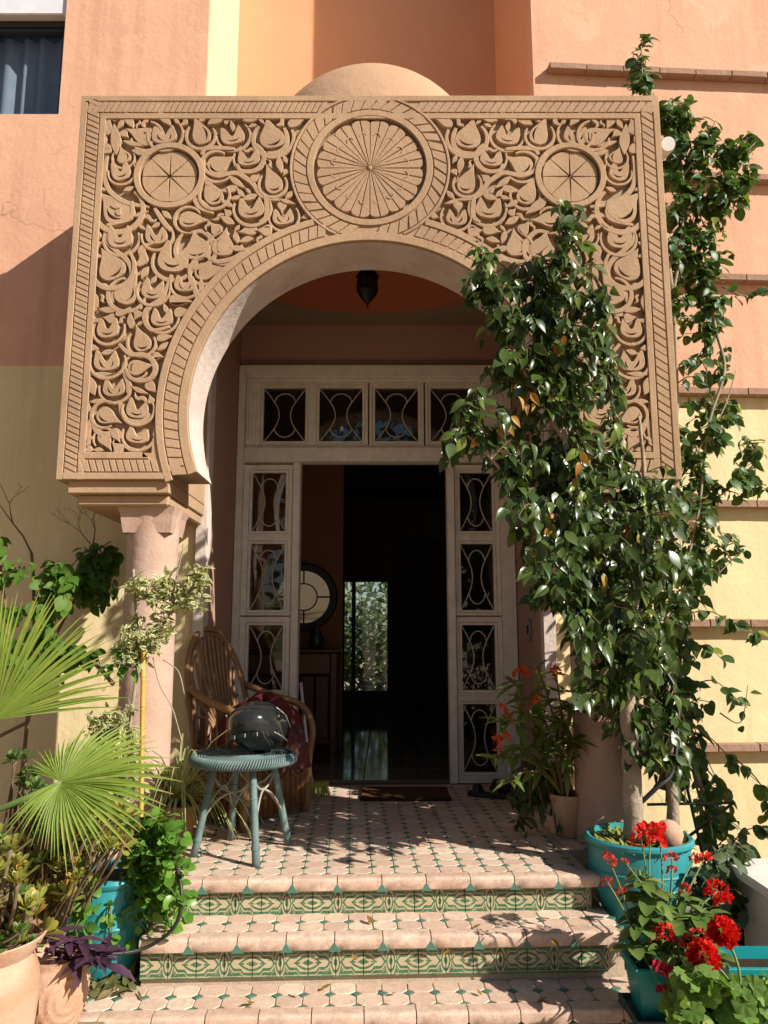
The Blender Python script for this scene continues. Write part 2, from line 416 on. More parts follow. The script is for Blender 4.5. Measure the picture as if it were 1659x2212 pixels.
# upper left window: shutter box, frame, pane, curtain
win = MB().prism(rect(-3.38, 4.66, -2.29, 5.42), [rect(-3.33, 4.71, -2.33, 5.38)[::-1]], -.1, -.16, F).prism(rect(-2.86, 4.7, -2.82, 5.39), [], -.1, -.16, F)
win = win.build('window', plain('dark window frame', (.03, .035, .04), .4), house)
MB().prism(rect(-3.34, 4.7, -2.32, 5.39), [], -.13, -.135, F, back=True).build('pane', C['glass'], win)
MB().prism(rect(-3.39, 5.45, -2.275, 5.715), [], -.02, -.2, F, .01).build('shutter_box', plain('white shutter box', (.72, .72, .76), .4), win)
MB().prism(rect(-3.39, 5.405, -2.275, 5.448), [], -.08, -.2, F, .004).build('shutter_slat', C['rubber'], win)
cu = MB(); n = 90; xs = [-3.36 + 1.06 * i / n for i in range(n + 1)]
cu.mesh([F @ Vector((x, z, -.24 + .025 * math.sin(i * .55 + .6 * math.sin(i * .2)))) for z in (4.66, 5.42) for i, x in enumerate(xs)],
        [(i, i + 1, n + 2 + i, n + 1 + i) for i in range(n)]).build('curtain', plain('slate curtain', (.24, .27, .37), .8, 0, .3, 10), win, True)
MB().prism(rect(-3.4, 4.6, -2.26, 5.75), [], -.34, -.36, F).build('room_backing', C['rubber'], win)

# glazed entrance screen, all parts of the house
FD = FRONT(YD)
sc = MB()
def bar(b, x0, y0, x1, y1, top=.06, bev=.008): b.prism(rect(x0, y0, x1, y1), [], top, -.05, FD, bev)
OX0, OX1, SX0, SX1 = -.634, .476, -1.128, .93
bar(sc, SX0, 0, SX0 + .055, 3.13, .07); bar(sc, SX1 - .05, 0, SX1 + .055, 3.13, .07)
bar(sc, SX0 + .055, 3.03, SX1 - .05, 3.13, .074); bar(sc, SX0 + .055, 2.36, SX1 - .05, 2.475, .066)
bar(sc, SX0 + .055, 2.475, SX1 - .05, 2.495, .04); bar(sc, SX0 + .055, 3.0, SX1 - .05, 3.03, .045)
bar(sc, OX0 - .06, 0, OX0, 2.36, .062); bar(sc, OX1, 0, OX1 + .06, 2.36, .062)
for x0, x1 in ((SX0 + .055, OX0 - .06), (OX1 + .06, SX1 - .05)): bar(sc, x0, 0, x1, .03, .05)
bar(sc, SX0 + .06, 2.495, SX0 + .14, 3.0, .05); bar(sc, SX0 + .08, 2.53, SX0 + .12, 2.97, .06)
bar(sc, .735, 2.495, SX1 - .05, 3.0, .05)
bar(sc, XR - .06, 0, XR + .004, 3.13, .03); bar(sc, XL + .003, 0, SX0, 3.13, .02)
sc.build('door_frame', C['frame_white'], house, 40)
wire = plain('white leading', (.62, .58, .5), .5)
def light(name, x0, z0, x1, z1, m0, m1, n0, n1):
    """window light: stile frame out to (m0, n0)-(m1, n1), glass x0..x1, z0..z1"""
    w = MB().prism(rect(m0, n0, m1, n1), [rect(x0 - .022, z0 - .022, x1 + .022, z1 + .022)[::-1]], .035, -.03, FD, .008)
    w = w.build(name, C['frame_white'], house, 40)
    MB().prism(rect(x0 - .0225, z0 - .0225, x1 + .0225, z1 + .0225), [rect(x0, z0, x1, z1)[::-1]], .022, -.01, FD, .006).build('glazing_bead', C['frame_white'], w, 40)
    MB().prism(rect(x0 - .003, z0 - .003, x1 + .003, z1 + .003), [], -.012, -.016, FD, back=True).build('pane', C['glass'], w)
    t = MB(); cx, cz, hw, hh = (x0 + x1) / 2, (z0 + z1) / 2, (x1 - x0) / 2, (z1 - z0) / 2
    f = lambda a, b: FD @ Vector((cx + a * hw, cz + b * hh, -.006))
    for s in (-1, 1):
        t.tube(cr([f(s * 1, -1), f(s * .62, -.62), f(s * .36, -.3), f(s * .27, 0), f(s * .36, .3), f(s * .62, .62), f(s * 1, 1)], 4), .0045, 5)
        t.tube(cr([f(-.5, s * .5), f(-.4, s * .67), f(-.2, s * .78), f(0, s * .81), f(.2, s * .78), f(.4, s * .67), f(.5, s * .5)], 3), .0045, 5)
    t.build('tracery', wire, w, True)
for a, b in ((-.936, -.611), (-.503, -.168), (-.07, .265), (.362, .698)):
    light('transom_window', a, 2.53, b, 2.96, a - .06, b + .06, 2.495, 3.0)
for z1, z0 in ((2.283, 1.83), (1.734, 1.236), (1.126, .653), (.554, .072)):
    light('sidelight_window', -1.006, z0, -.75, z1, SX0 + .055, OX0 - .06, z0 - .042, z1 + .062)
    light('sidelight_window', .578, z0, .824, z1, OX1 + .06, SX1 - .05, z0 - .042, z1 + .062)

# hall behind the door
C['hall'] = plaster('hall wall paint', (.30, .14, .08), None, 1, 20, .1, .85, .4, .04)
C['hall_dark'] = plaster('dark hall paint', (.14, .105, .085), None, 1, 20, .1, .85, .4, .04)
hf, nt, b_, _ = nodes('polished hall floor'); p_ = pos(nt)
nt.links.new(mixc(nt, ramp(nt, noise(nt, p_, 1.4, 4), .3, .7), (.22, .19, .14), (.16, .135, .1)), b_.inputs['Base Color']); b_.inputs['Roughness'].default_value = .07
ht = [MB().box((-.247, -.247, -.02), (.247, .247, 0), .002, tint=.5).data('floor_tile', hf)]
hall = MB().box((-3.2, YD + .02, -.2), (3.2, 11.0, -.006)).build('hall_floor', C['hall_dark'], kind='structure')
for i in range(-3, 4):
    for j in range(10): place('floor_tile', ht[0], hall, Matrix.Translation((i * .5 + .1, YD + .27 + j * .5, .012)))
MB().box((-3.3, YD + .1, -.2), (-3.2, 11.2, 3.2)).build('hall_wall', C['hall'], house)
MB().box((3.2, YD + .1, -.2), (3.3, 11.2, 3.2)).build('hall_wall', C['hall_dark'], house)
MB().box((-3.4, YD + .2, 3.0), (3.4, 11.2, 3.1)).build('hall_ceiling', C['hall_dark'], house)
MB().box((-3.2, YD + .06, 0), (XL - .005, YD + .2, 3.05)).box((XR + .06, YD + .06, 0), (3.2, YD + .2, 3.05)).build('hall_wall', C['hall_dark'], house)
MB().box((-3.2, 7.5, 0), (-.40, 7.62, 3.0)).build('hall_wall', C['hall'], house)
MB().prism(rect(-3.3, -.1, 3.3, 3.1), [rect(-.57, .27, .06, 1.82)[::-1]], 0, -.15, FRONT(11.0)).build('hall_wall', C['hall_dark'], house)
gw = MB().prism(rect(-.6, .24, .09, 1.85), [rect(-.555, .29, -.455, 1.8)[::-1], rect(-.40, .29, .045, 1.8)[::-1]], .02, -.03, FRONT(11.0), .005).build('garden_window', C['iron'], house)
MB().prism(rect(-.56, .28, .05, 1.81), [], -.005, -.009, FRONT(11.0), back=True).build('pane', C['glass'], gw)
for x0, x1 in ((.12, .95), (-1.5, -.62)):
    c_ = MB(); n = 60; xs = [x0 + (x1 - x0) * i / n for i in range(n + 1)]
    c_.mesh([(x, 10.85 + .04 * math.sin(i * .8), z) for z in (.02, 2.4) for i, x in enumerate(xs)], [(i, i + 1, n + 2 + i, n + 1 + i) for i in range(n)])
    tag(c_.build('curtain', plain('brown curtain', (.09, .065, .045), .8), None, True), 'dark pleated curtain hanging %s the garden window at the end of the hall' % ('right of' if x0 > 0 else 'left of'), 'curtain', 'curtains at the end of the hall')
# ================================================================== carved portico
PY, PX, PH, PT, PBOT = 4.0, -.08, 1.66, 4.12, 1.866       # front plane, centre, half width, top, bottom
AZ, AR = 2.25, .975                                       # horseshoe arch
RZ, RR = 3.67, .32                                        # great rosette
portico = thing('entrance_portico', (PX, 4.2, 0), 'sand coloured carved plaster portico with horseshoe arch, rosettes and dome', 'portico')
FP = FRONT(PY, PX)                                        # x measured from the middle of the arch
foot = math.radians(-20.5)
def arch(r, n=72, lo=foot): return [(r * math.cos(a), AZ + r * math.sin(a)) for a in (math.pi - lo + (2 * lo - math.pi) * i / n for i in range(n + 1))]
inner = arch(AR)                                          # from the left foot over the crown to the right foot
zf = inner[0][1]                                          # height of the arch feet
LX = 1.06                                                 # inner end of the straight bottom edge
outline = [(-PH, PBOT), (-PH, PT), (PH, PT), (PH, PBOT), (LX, PBOT), (LX, zf)] + inner[::-1] + [(-LX, zf), (-LX, PBOT)]
MB().prism(outline, [], -.037, -.35, FP, back=True).build('front_slab', C['stone_ground'], portico)
# soffit of the arch, paler than the carved front
sf = MB()
for a, b in zip(inner, inner[1:]):
    sf.poly([FP @ Vector((q[0] * .9985, AZ + (q[1] - AZ) * .9985, z)) for q, z in ((a, -.02), (b, -.02), (b, -.352), (a, -.352))])
sf.build('arch_soffit', C['white_plaster'], portico, True)
# carved fields left free by the border
EX = AR + .175; RO = .455; FXI = PH - .14; FT_, FB_ = PT - .145, PBOT + .145
def field():
    pts = [(-LX - .1, FB_ ), (-FXI, FB_), (-FXI, FT_)]
    a0 = math.asin((FT_ - RZ) / RO)
    x = -RO * math.cos(a0); pts.append((x, FT_))
    k = 24
    for i in range(1, 60):
        a = math.pi - a0 + i * .05
        q = (RO * math.cos(a), RZ + RO * math.sin(a))
        if math.hypot(q[0], q[1] - AZ) < EX: break
        pts.append(q)
    a = math.atan2(pts[-1][1] - AZ, pts[-1][0])
    e = math.pi + .14
    for i in range(40): t = a + (e - a) * (i + 1) / 40; pts.append((EX * math.cos(t), AZ + EX * math.sin(t)))
    pts.append((-LX - .1, pts[-1][1]))
    return pts
fl = field(); fr = [(-x, y) for x, y in fl][::-1]
ring_out = [(-PH, PBOT), (-PH, PT), (PH, PT), (PH, PBOT), (LX, PBOT), (LX, zf)] + arch(AR)[::-1] + [(-LX, zf), (-LX, PBOT)]
big = [(RR * math.cos(2 * math.pi * i / 64), RZ + RR * math.sin(2 * math.pi * i / 64)) for i in range(64)]
MB().prism(ring_out, [fl, fr, big], -.008, -.0368, FP).build('border_base', C['stone'], portico)
top_n = [0]
def lvl():                                               # every raised piece at a height of its own
    top_n[0] += 1; return .0003 * (top_n[0] % 17)
def ribbon(b, path, a, w, closed=False, skip=None, z0=-.0082, top=None, taper=None):
    """raised flat moulding between offsets a and a + w to the left of path"""
    n = len(path); top = lvl() if top is None else top; q = []
    for i in range(n):
        p0 = Vector(path[i - 1] if (i or closed) else path[0]); p1 = Vector(path[i]); p2 = Vector(path[(i + 1) % n] if (i < n - 1 or closed) else path[-1])
        d1, d2 = p1 - p0, p2 - p1
        d1 = d1.normalized() if d1.length > 1e-9 else d2.normalized(); d2 = d2.normalized() if d2.length > 1e-9 else d1
        nn = Vector((-(d1.y + d2.y), d1.x + d2.x)); nn = nn.normalized(); nn /= max(.4, nn.dot(Vector((-d1.y, d1.x))))
        q.append((p1, nn))
    for i in range(n if closed else n - 1):
        (p, u), (r, v) = q[i], q[(i + 1) % n]
        m = (p + u * (a + w / 2) + r + v * (a + w / 2)) / 2
        if skip and skip(m.x, m.y): continue
        B = .003
        A = [p + u * a, r + v * a, r + v * (a + w), p + u * (a + w)]; I = [p + u * (a + B), r + v * (a + B), r + v * (a + w - B), p + u * (a + w - B)]
        vs = [FP @ Vector((k.x, k.y, top)) for k in I] + [FP @ Vector((k.x, k.y, top - B)) for k in A] + [FP @ Vector((k.x, k.y, z0)) for k in A]
        b.mesh(vs, [(0, 1, 2, 3), (4, 5, 1, 0), (6, 7, 3, 2), (8, 9, 5, 4), (10, 11, 7, 6), (9, 10, 6, 5), (11, 8, 4, 7)])
def hatch(b, path, a, w, pitch, slant, skip=None, gap=.007, closed=False):
    """row of slanting blocks between two engraved lines: the rope border"""
    path = [Vector(p) for p in path] + ([Vector(path[0])] if closed else [])
    seg = [(path[i + 1] - path[i]).length for i in range(len(path) - 1)]; L = sum(seg)
    def at(s):
        s = max(0, min(L - 1e-6, s)); i = 0
        while s > seg[i]: s -= seg[i]; i += 1
        d = (path[i + 1] - path[i]).normalized(); return path[i] + d * s, Vector((-d.y, d.x))
    n = max(1, int(L / pitch)); pt = L / n
    for i in range(n):
        g = gap * rnd.uniform(.7, 1.3); s0, s1 = i * pt + g / 2, (i + 1) * pt - g / 2; q = []
        for s, o in ((s0, a), (s1, a), (s1 + slant, a + w), (s0 + slant, a + w)):
            if not closed and (s < 0 or s > L): s = max(0, min(L, s))
            p, nn = at(s % L if closed else s); q.append(p + nn * o)
        m = sum(q, Vector((0, 0))) / 4
        if (q[0] - q[1]).length < .004 or (skip and skip(m.x, m.y)): continue
        b.prism([tuple(k) for k in q], [], .0012 + rnd.uniform(-.0015, .001), -.0082, FP, .002)
in_ring = lambda x, y: math.hypot(x, y - RZ) < RO + .004
in_arch = lambda x, y: math.hypot(x, y - AZ) < AR + .054
rim_top = lambda x, y: y > PT - .031
E1, E2, E3 = .036, .064, .036
def frame_part(name, path, pitch, slant, skip=None):
    b = MB(); ribbon(b, path, -E1 , E1, skip=lambda x, y: False); ribbon(b, path, -E1 - E2 - E3 - .012, E3, skip=skip); b.build(name, C['stone'], portico)
    b = MB(); hatch(b, path, -E1 - E2 - .006, E2, pitch, slant, skip); b.build('rope_border', C['stone'], portico)
frame_part('outer_moulding', [(-PH, PBOT), (-PH, PT), (0, PT)], .034, .03, in_ring)
frame_part('outer_moulding', [(0, PT), (PH, PT), (PH, PBOT)], .048, .045, in_ring)
for s in (-1, 1):
    pth = [(s * LX, zf), (s * LX, PBOT), (s * PH, PBOT)]
    if s > 0: pth = pth[::-1]
    o_ = 1 if s < 0 else 1
    b = MB(); ribbon(b, [(x, y) for x, y in pth][::-1] if s > 0 else pth[::-1], E1 * 0 if False else -E1 if False else 0, E1) if False else None
    q = [(-PH + E1 + .003, PBOT), (-LX, PBOT), (-LX, zf), (-LX + .06, zf)]
    q2 = [(-PH + E1 + E2 + .012, PBOT), (-LX, PBOT), (-LX, PBOT + .12)]
    mir = (lambda p: p) if s < 0 else (lambda p: [(-x, y) for x, y in p][::-1])
    b = MB(); ribbon(b, mir(q), 0, E1); ribbon(b, mir(q2), E1 + E2 + .012, E3); b.build('foot_moulding', C['stone'], portico)
    b = MB(); hatch(b, mir([(-PH + E1 + E2 + .012, PBOT), (-LX - .05, PBOT)]), E1 + .006, E2, .036, .02 * s); b.build('rope_border', C['stone'], portico)
ap = arch(AR, 96)[::-1]                                   # right foot over the crown to the left foot: outward is to the right
b = MB(); ribbon(b, ap[::-1], .0, .05); b.build('arch_moulding', C['stone'], portico)
for s in (-1, 1): b = MB(); ribbon(b, ap[::-1], .05 + .084, .04, skip=lambda x, y: in_ring(x, y) or x * s < 0); b.build('arch_moulding', C['stone'], portico)
for s in (-1, 1): b = MB(); hatch(b, ap[::-1], .056, .072, .047, .02, lambda x, y: in_ring(x, y) or x * s < 0); b.build('rope_border', C['stone'], portico)
circ = lambda r, n=72, x=0, z=RZ: [(x + r * math.cos(-2 * math.pi * i / n), z + r * math.sin(-2 * math.pi * i / n)) for i in range(n)]
sk = lambda x, y: in_arch(x, y) or rim_top(x, y)
b = MB(); ribbon(b, circ(RR), 0, .038, True); b.build('rosette_ring', C['stone'], portico)
for s in (-1, 1): b = MB(); ribbon(b, circ(RR), .12, .015, True, lambda x, y: sk(x, y) or x * s < 0); b.build('rosette_ring', C['stone'], portico)
b = MB(); hatch(b, circ(RR), .045, .07, .05, .035, sk, closed=True); b.build('rope_border', C['stone'], portico)
# great rosette: sixteen scalloped petals with a small second row and a centre groove
pm = []
for half in (0, 1):
    pr = MB(); da = math.pi / 16
    o = [(.012 * math.cos(da), .012 * math.sin(da) * -1), ]
    prof = [(.012, -.9), (.12, -.93), (.24, -.955), (.283, -.965), (.295, -.8), (.303, -.4), (.306, 0), (.303, .4), (.295, .8), (.283, .965), (.24, .955), (.12, .93), (.012, .9)]
    g = .0024
    for side in (-1, 1):                                  # two halves, so that the middle is a groove
        q = [(r * math.cos(t * da), r * math.sin(t * da)) for r, t in prof if t * side >= 0]
        edge = [(.303, side * .003), (.10, side * .002), (.02, side * .001)] if side < 0 else [(.02, .001), (.10, .002), (.303, .003)]
        q = [p for p in q if abs(p[1]) > .0005]
        q = q + edge if side < 0 else edge + q
        pr.prism(q, [], -.008 - .002 * half, -.0522, Matrix.Identity(4), .002)
    pr.prism([(.205, -.022), (.222, -.012), (.226, 0), (.222, .012), (.205, .022), (.2, .02), (.216, .01), (.219, 0), (.216, -.01), (.2, -.02)], [], -.0065, -.012, Matrix.Identity(4))
    pm.append(pr.data('petal', C['stone']))
disc = MB().lathe([(.325, 0), (.001, 0)], (0, 0, 0), 48); o = bpy.data.objects
rs = MB(); rs.mesh([FP @ Vector((r * math.cos(a), RZ + r * math.sin(a), -.051)) for r in (.001, .322) for a in (2 * math.pi * i / 48 for i in range(48))],
                   [(i, (i + 1) % 48, 48 + (i + 1) % 48, 48 + i) for i in range(48)])
ros = rs.build('rosette', C['stone_ground'], portico)
bo = MB().lathe([(.001, .004), (.012, .002), (.02, -.02)], (0, 0, 0), 20); bo.v = [FP @ (Matrix.Translation((0, RZ, -.008)) @ v) for v in bo.v]; bo.build('boss', C['stone'], ros, True)
for i in range(16):
    place('petal', pm[i % 2], ros, FP @ Matrix.Translation((0, RZ, 0)) @ Matrix.Rotation(2 * math.pi * (i + .5) / 16, 4, 'Z'))
# two small rosettes of eight sectors in a ring
sm = MB(); da = math.pi / 8; g = .004
q = [(.012, 0)] + [(.158 * math.cos(t * da * .985) * (1 - .03 * abs(t) ** 3), .158 * math.sin(t * da * .96)) for t in (-1, -.8, -.5, -.2, 0, .2, .5, .8, 1)]
sm.prism(q, [], -.012, -.0522, Matrix.Identity(4), .002); sm = sm.data('petal', C['stone'])
for s in (-1, 1):
    cx, cz = s * 1.135, 3.62
    b = MB(); ribbon(b, circ(.168, 48, cx, cz), 0, .034, True, None, -.0522); r_ = b.build('small_rosette', C['stone'], portico)
    for i in range(8): place('petal', sm, r_, FP @ Matrix.Translation((cx, cz, 0)) @ Matrix.Rotation(2 * math.pi * (i + .5) / 8, 4, 'Z'))

# ---- foliage carving: leaves read off the photograph, left half, mirrored to the right
CROPS = {'a': (120, 230, .3014), 'b': (480, 270, .18083), 'c': (230, 540, .24111), 'd': (200, 800, .17178)}
def pan(k, x, y):
    x0, y0, s = CROPS[k]; p = P((x0 + x * s) / 1.15732, (y0 + y * s) / 1.15732, PY); return Vector((p.x - PX, p.z))
TT = [(0, 0), (.2, .025), (.32, .14), (.35, .3), (.28, .48), (.17, .64), (.09, .8), (.03, .94), (0, 1.0), (-.03, .92), (-.11, .74), (-.25, .56), (-.35, .38), (-.35, .2), (-.22, .04)]
CC = [(0, 0), (.25, .03), (.44, .18), (.5, .42), (.46, .7), (.40, .95), (.30, .84), (.17, .66), (.05, .46), (-.06, .48), (-.14, .72), (-.2, .9), (-.34, 1.02), (-.45, .7), (-.5, .42), (-.44, .18), (-.25, .03)]
DD = [(0, 0), (.12, .16), (.22, .38), (.2, .6), (.1, .84), (0, 1), (-.08, .82), (-.16, .6), (-.17, .36), (-.1, .16)]
SS = [(0, 0), (.16, .1), (.26, .3), (.2, .5), (.1, .66), (.12, .84), (.3, 1), (.02, .95), (-.12, .78), (-.14, .56), (-.05, .4), (-.04, .24), (-.12, .1)]
def cresc(cx, cy, r, a0, a1, th, n=8):
    o = [(cx + r * math.cos(R(a0 + (a1 - a0) * i / n)), cy + r * math.sin(R(a0 + (a1 - a0) * i / n))) for i in range(n + 1)]
    i_ = [(cx + (r - th * math.sin(math.pi * i / n)) * math.cos(R(a0 + (a1 - a0) * i / n)), cy + (r - th * math.sin(math.pi * i / n)) * math.sin(R(a0 + (a1 - a0) * i / n))) for i in range(1, n)]
    return o + i_[::-1]
dot = lambda cx, cy, r: [(cx + r * math.cos(2 * math.pi * i / 8), cy + r * math.sin(2 * math.pi * i / 8)) for i in range(8)]
leaves = []                                              # (outline, holes) in panel coordinates, left half
def leaf(kind, base, tip, w=1.0, flip=1, bend=0.0, ring=False):
    w *= 1.05; e_ = (tip - base) * (-.05 if ring and kind == 'C' else .02); base, tip = base - e_, tip + e_
    tmpl = {'T': TT, 'C': CC, 'D': DD, 'S': SS}[kind]
    L = (tip - base).length; y = (tip - base) / L; x = Vector((y.y, -y.x)) * flip
    holes = []
    if L * w > .10:
        q = rnd.random()
        if kind == 'T': holes = [cresc(.0, .30, .23, 215, 345, .075)] if q < .35 else [cresc(.02, .32, .22, -70, 70, .085)] if q < .6 else [cresc(-.01, .33, .25, 120, 262, .08)] if q < .88 else [cresc(.0, .30, .23, 215, 345, .075), dot(.1, .38, .04)]
        if kind == 'C': holes = [cresc(0, .42, .29, 200, 335, .09)] if q < .6 else [cresc(.02, .42, .30, 150, 262, .08), cresc(.02, .36, .27, 290, 385, .07)]
    def tr(p): return base + x * (p[0] * L * w + bend * L * p[1] * p[1]) + y * p[1] * L
    out = [tuple(tr(p)) for p in [(k.x, k.y) for k in cr([Vector((*p, 0)) for p in tmpl], 2, True)]]
    leaves.append((out, [[tuple(tr(p)) for p in (h if flip < 0 else h[::-1])] for h in holes]))
    if ring and L * w > .10 and kind in 'TC':                # the stem that curls round the leaf
        c_, r0, a0, a1 = ((0, .40), .66, 150, 375) if kind == 'C' else ((.0, .30), .52, 120, 372)
        if rnd.random() < .5: a0, a1 = 180 - a1, 180 - a0
        n = 22; o, i_ = [], []
        for k in range(n + 1):
            t = k / n; a = R(a0 + (a1 - a0) * t); h = .075 * (.35 + .65 * math.sin(math.pi * (.08 + .84 * t))); rr = r0 * (1 + .16 * t)
            if (rr + h) * L * w > .17: rr = .17 / (L * w) - h
            o.append((c_[0] + (rr + h) * math.cos(a), c_[1] * (w if w > 1 else 1) / w * w + (rr + h) * math.sin(a) * w)); i_.append((c_[0] + (rr - h) * math.cos(a), c_[1] * (w if w > 1 else 1) / w * w + (rr - h) * math.sin(a) * w))
        leaves.append(([tuple(tr((p[0], p[1]))) for p in o + i_[::-1]], []))
def vine(k, pts, w=.03):
    c = cr([pan(k, *p) for p in pts], 4); n = len(c); a, b_ = [], []
    for i in range(n):
        d = (c[min(n - 1, i + 1)] - c[max(0, i - 1)]).normalized(); nn = Vector((-d.y, d.x)); t = w * (.35 + .65 * math.sin(math.pi * (.12 + .76 * i / (n - 1)))) / 2
        a.append(tuple(c[i] + nn * t)); b_.append(tuple(c[i] - nn * t))
    leaves.append((a + b_[::-1], []))
for k, kind, bx, by, tx, ty, w, fl_ in (
    ('a', 'T', 640, 1045, 440, 820, 1.0, 1), ('a', 'C', 600, 1300, 590, 1085, .95, 1), ('a', 'C', 900, 1265, 890, 1080, .98, 1),
    ('a', 'T', 570, 1530, 425, 1300, 1.0, 1), ('a', 'C', 1010, 1500, 1060, 1220, .9, 1), ('a', 'S', 740, 1440, 800, 1240, 1.1, 1),
    ('a', 'T', 1250, 1370, 1190, 1150, 1.15, -1), ('a', 'T', 1440, 1350, 1460, 1120, .95, 1), ('a', 'D', 1500, 1280, 1655, 1310, .8, 1),
    ('a', 'T', 1215, 1490, 1480, 1465, .75, -1), ('a', 'T', 605, 1745, 730, 1490, .85, 1), ('a', 'C', 850, 1720, 880, 1530, 1.0, 1),
    ('a', 'C', 1130, 1660, 1140, 1510, 1.2, 1), ('a', 'D', 560, 510, 548, 260, .75, 1), ('a', 'T', 880, 390, 640, 290, .8, 1),
    ('a', 'C', 970, 430, 950, 265, 1.2, 1), ('a', 'T', 640, 580, 590, 450, 1.0, -1), ('a', 'C', 630, 730, 560, 560, .85, 1),
    ('a', 'D', 690, 480, 840, 500, .9, 1), ('a', 'D', 620, 400, 790, 440, .6, 1), ('a', 'D', 1190, 865, 1370, 1010, .8, 1),
    ('a', 'T', 1400, 920, 1310, 690, .75, 1), ('a', 'T', 1090, 1050, 1340, 1060, .75, 1), ('a', 'D', 700, 1030, 830, 985, .7, 1),
    ('b', 'T', 170, 480, 10, 110, .75, -1), ('b', 'C', 590, 500, 520, 220, 1.1, 1), ('b', 'T', 1140, 530, 1030, 110, .95, 1),
    ('b', 'T', 240, 850, 580, 650, .95, 1), ('b', 'C', 800, 800, 760, 560, 1.25, 1), ('b', 'T', 1170, 1160, 1005, 770, .7, -1),
    ('b', 'D', 1190, 660, 1240, 890, .9, 1), ('b', 'D', 500, 930, 740, 1090, .7, 1), ('b', 'T', 620, 1090, 330, 1150, .5, 1),
    ('b', 'C', 840, 1530, 790, 1210, 1.1, 1), ('b', 'D', 390, 1260, 590, 1370, .8, 1), ('b', 'C', 1270, 1620, 1240, 1370, 1.15, 1),
    ('b', 'T', 890, 1660, 620, 1690, .8, -1), ('b', 'T', 1330, 230, 1590, 110, .6, 1), ('b', 'D', 1200, 1250, 1430, 1330, .6, 1),
    ('b', 'S', 430, 1450, 300, 1560, 1.0, 1), ('b', 'T', 250, 1060, 170, 930, .8, 1),
    ('c', 'C', 720, 1150, 720, 940, 1.1, 1), ('c', 'T', 850, 1000, 1030, 985, .8, 1), ('c', 'C', 160, 1270, 150, 1040, 1.0, 1),
    ('c', 'S', 160, 720, 30, 720, .9, 1), ('c', 'D', 60, 960, 300, 975, .7, 1), ('c', 'T', 800, 860, 1060, 880, .6, -1),
    ('c', 'D', 1130, 780, 1120, 640, .9, 1), ('c', 'D', 880, 720, 1040, 690, .8, 1), ('c', 'S', 500, 960, 450, 760, .7, 1),
    ('d', 'T', 930, 440, 830, 60, .8, -1), ('d', 'T', 1110, 260, 1380, 230, .55, 1), ('d', 'C', 380, 750, 380, 410, 1.1, 1),
    ('d', 'T', 700, 700, 1080, 660, .8, -1), ('d', 'T', 1050, 510, 1225, 530, .9, 1), ('d', 'C', 490, 1120, 480, 830, 1.15, 1),
    ('d', 'T', 960, 900, 1130, 1060, .8, -1), ('d', 'C', 800, 1440, 860, 1120, 1.05, 1), ('d', 'D', 150, 790, 470, 780, .6, 1),
    ('d', 'T', 260, 1330, 590, 1510, .85, -1), ('d', 'D', 130, 1190, 370, 1150, .7, 1), ('d', 'C', 810, 1800, 850, 1540, 1.35, 1),
    ('d', 'S', 180, 1700, 70, 1850, 1.0, 1), ('d', 'T', 300, 1640, 450, 1900, .8, 1), ('d', 'T', 470, 1620, 590, 1770, .8, 1),
    ('d', 'D', 640, 1850, 880, 1920, .6, 1), ('d', 'D', 1060, 1600, 1120, 1760, .8, 1), ('d', 'D', 740, 960, 980, 1090, .6, 1)):
    leaf(kind, pan(k, bx, by), pan(k, tx, ty), w, fl_, rnd.uniform(-.08, .08), True)
for k, pts in (('a', [(485, 520), (468, 640), (490, 790), (600, 890), (720, 930), (840, 945)]), ('a', [(690, 900), (695, 1010), (640, 1060), (480, 1100)]),
               ('a', [(470, 1120), (480, 1230), (560, 1310), (660, 1400), (690, 1500), (640, 1600), (540, 1650), (530, 1740)]),
               ('a', [(1190, 1400), (1330, 1330), (1360, 1230), (1280, 1150), (1180, 1160)]), ('a', [(880, 960), (960, 1080), (1020, 1150)]),
               ('b', [(130, 640), (180, 560), (360, 545), (590, 560)]), ('b', [(620, 760), (660, 850), (800, 870), (920, 820), (990, 700), (960, 570), (880, 490)]),
               ('b', [(150, 700), (180, 850), (340, 930), (480, 905), (620, 890), (740, 960), (840, 1040), (940, 1190), (1080, 1250), (1220, 1260)]),
               ('b', [(1030, 610), (1180, 600), (1290, 520), (1310, 380), (1270, 260)]), ('b', [(1000, 1180), (1030, 1330), (1020, 1500), (930, 1570)]),
               ('c', [(820, 600), (760, 760), (720, 850), (600, 930), (540, 1010), (560, 1120), (640, 1180), (800, 1140)]),
               ('c', [(400, 950), (300, 1010), (240, 1010)]), ('c', [(1240, 440), (1300, 470), (1450, 440), (1560, 370)]), ('c', [(1000, 620), (1060, 740), (1090, 880)]),
               ('d', [(560, 340), (640, 430), (740, 500), (900, 500), (1040, 570), (1090, 720), (1010, 850), (860, 880), (720, 830), (660, 700)]),
               ('d', [(640, 640), (640, 760), (690, 900), (690, 1060)]), ('d', [(150, 1420), (120, 1560), (100, 1740)]),
               ('d', [(180, 1450), (220, 1600), (370, 1660), (520, 1600), (600, 1720)]), ('d', [(570, 1180), (600, 1340), (690, 1460), (900, 1470), (1000, 1350)])):
    vine(k, pts)
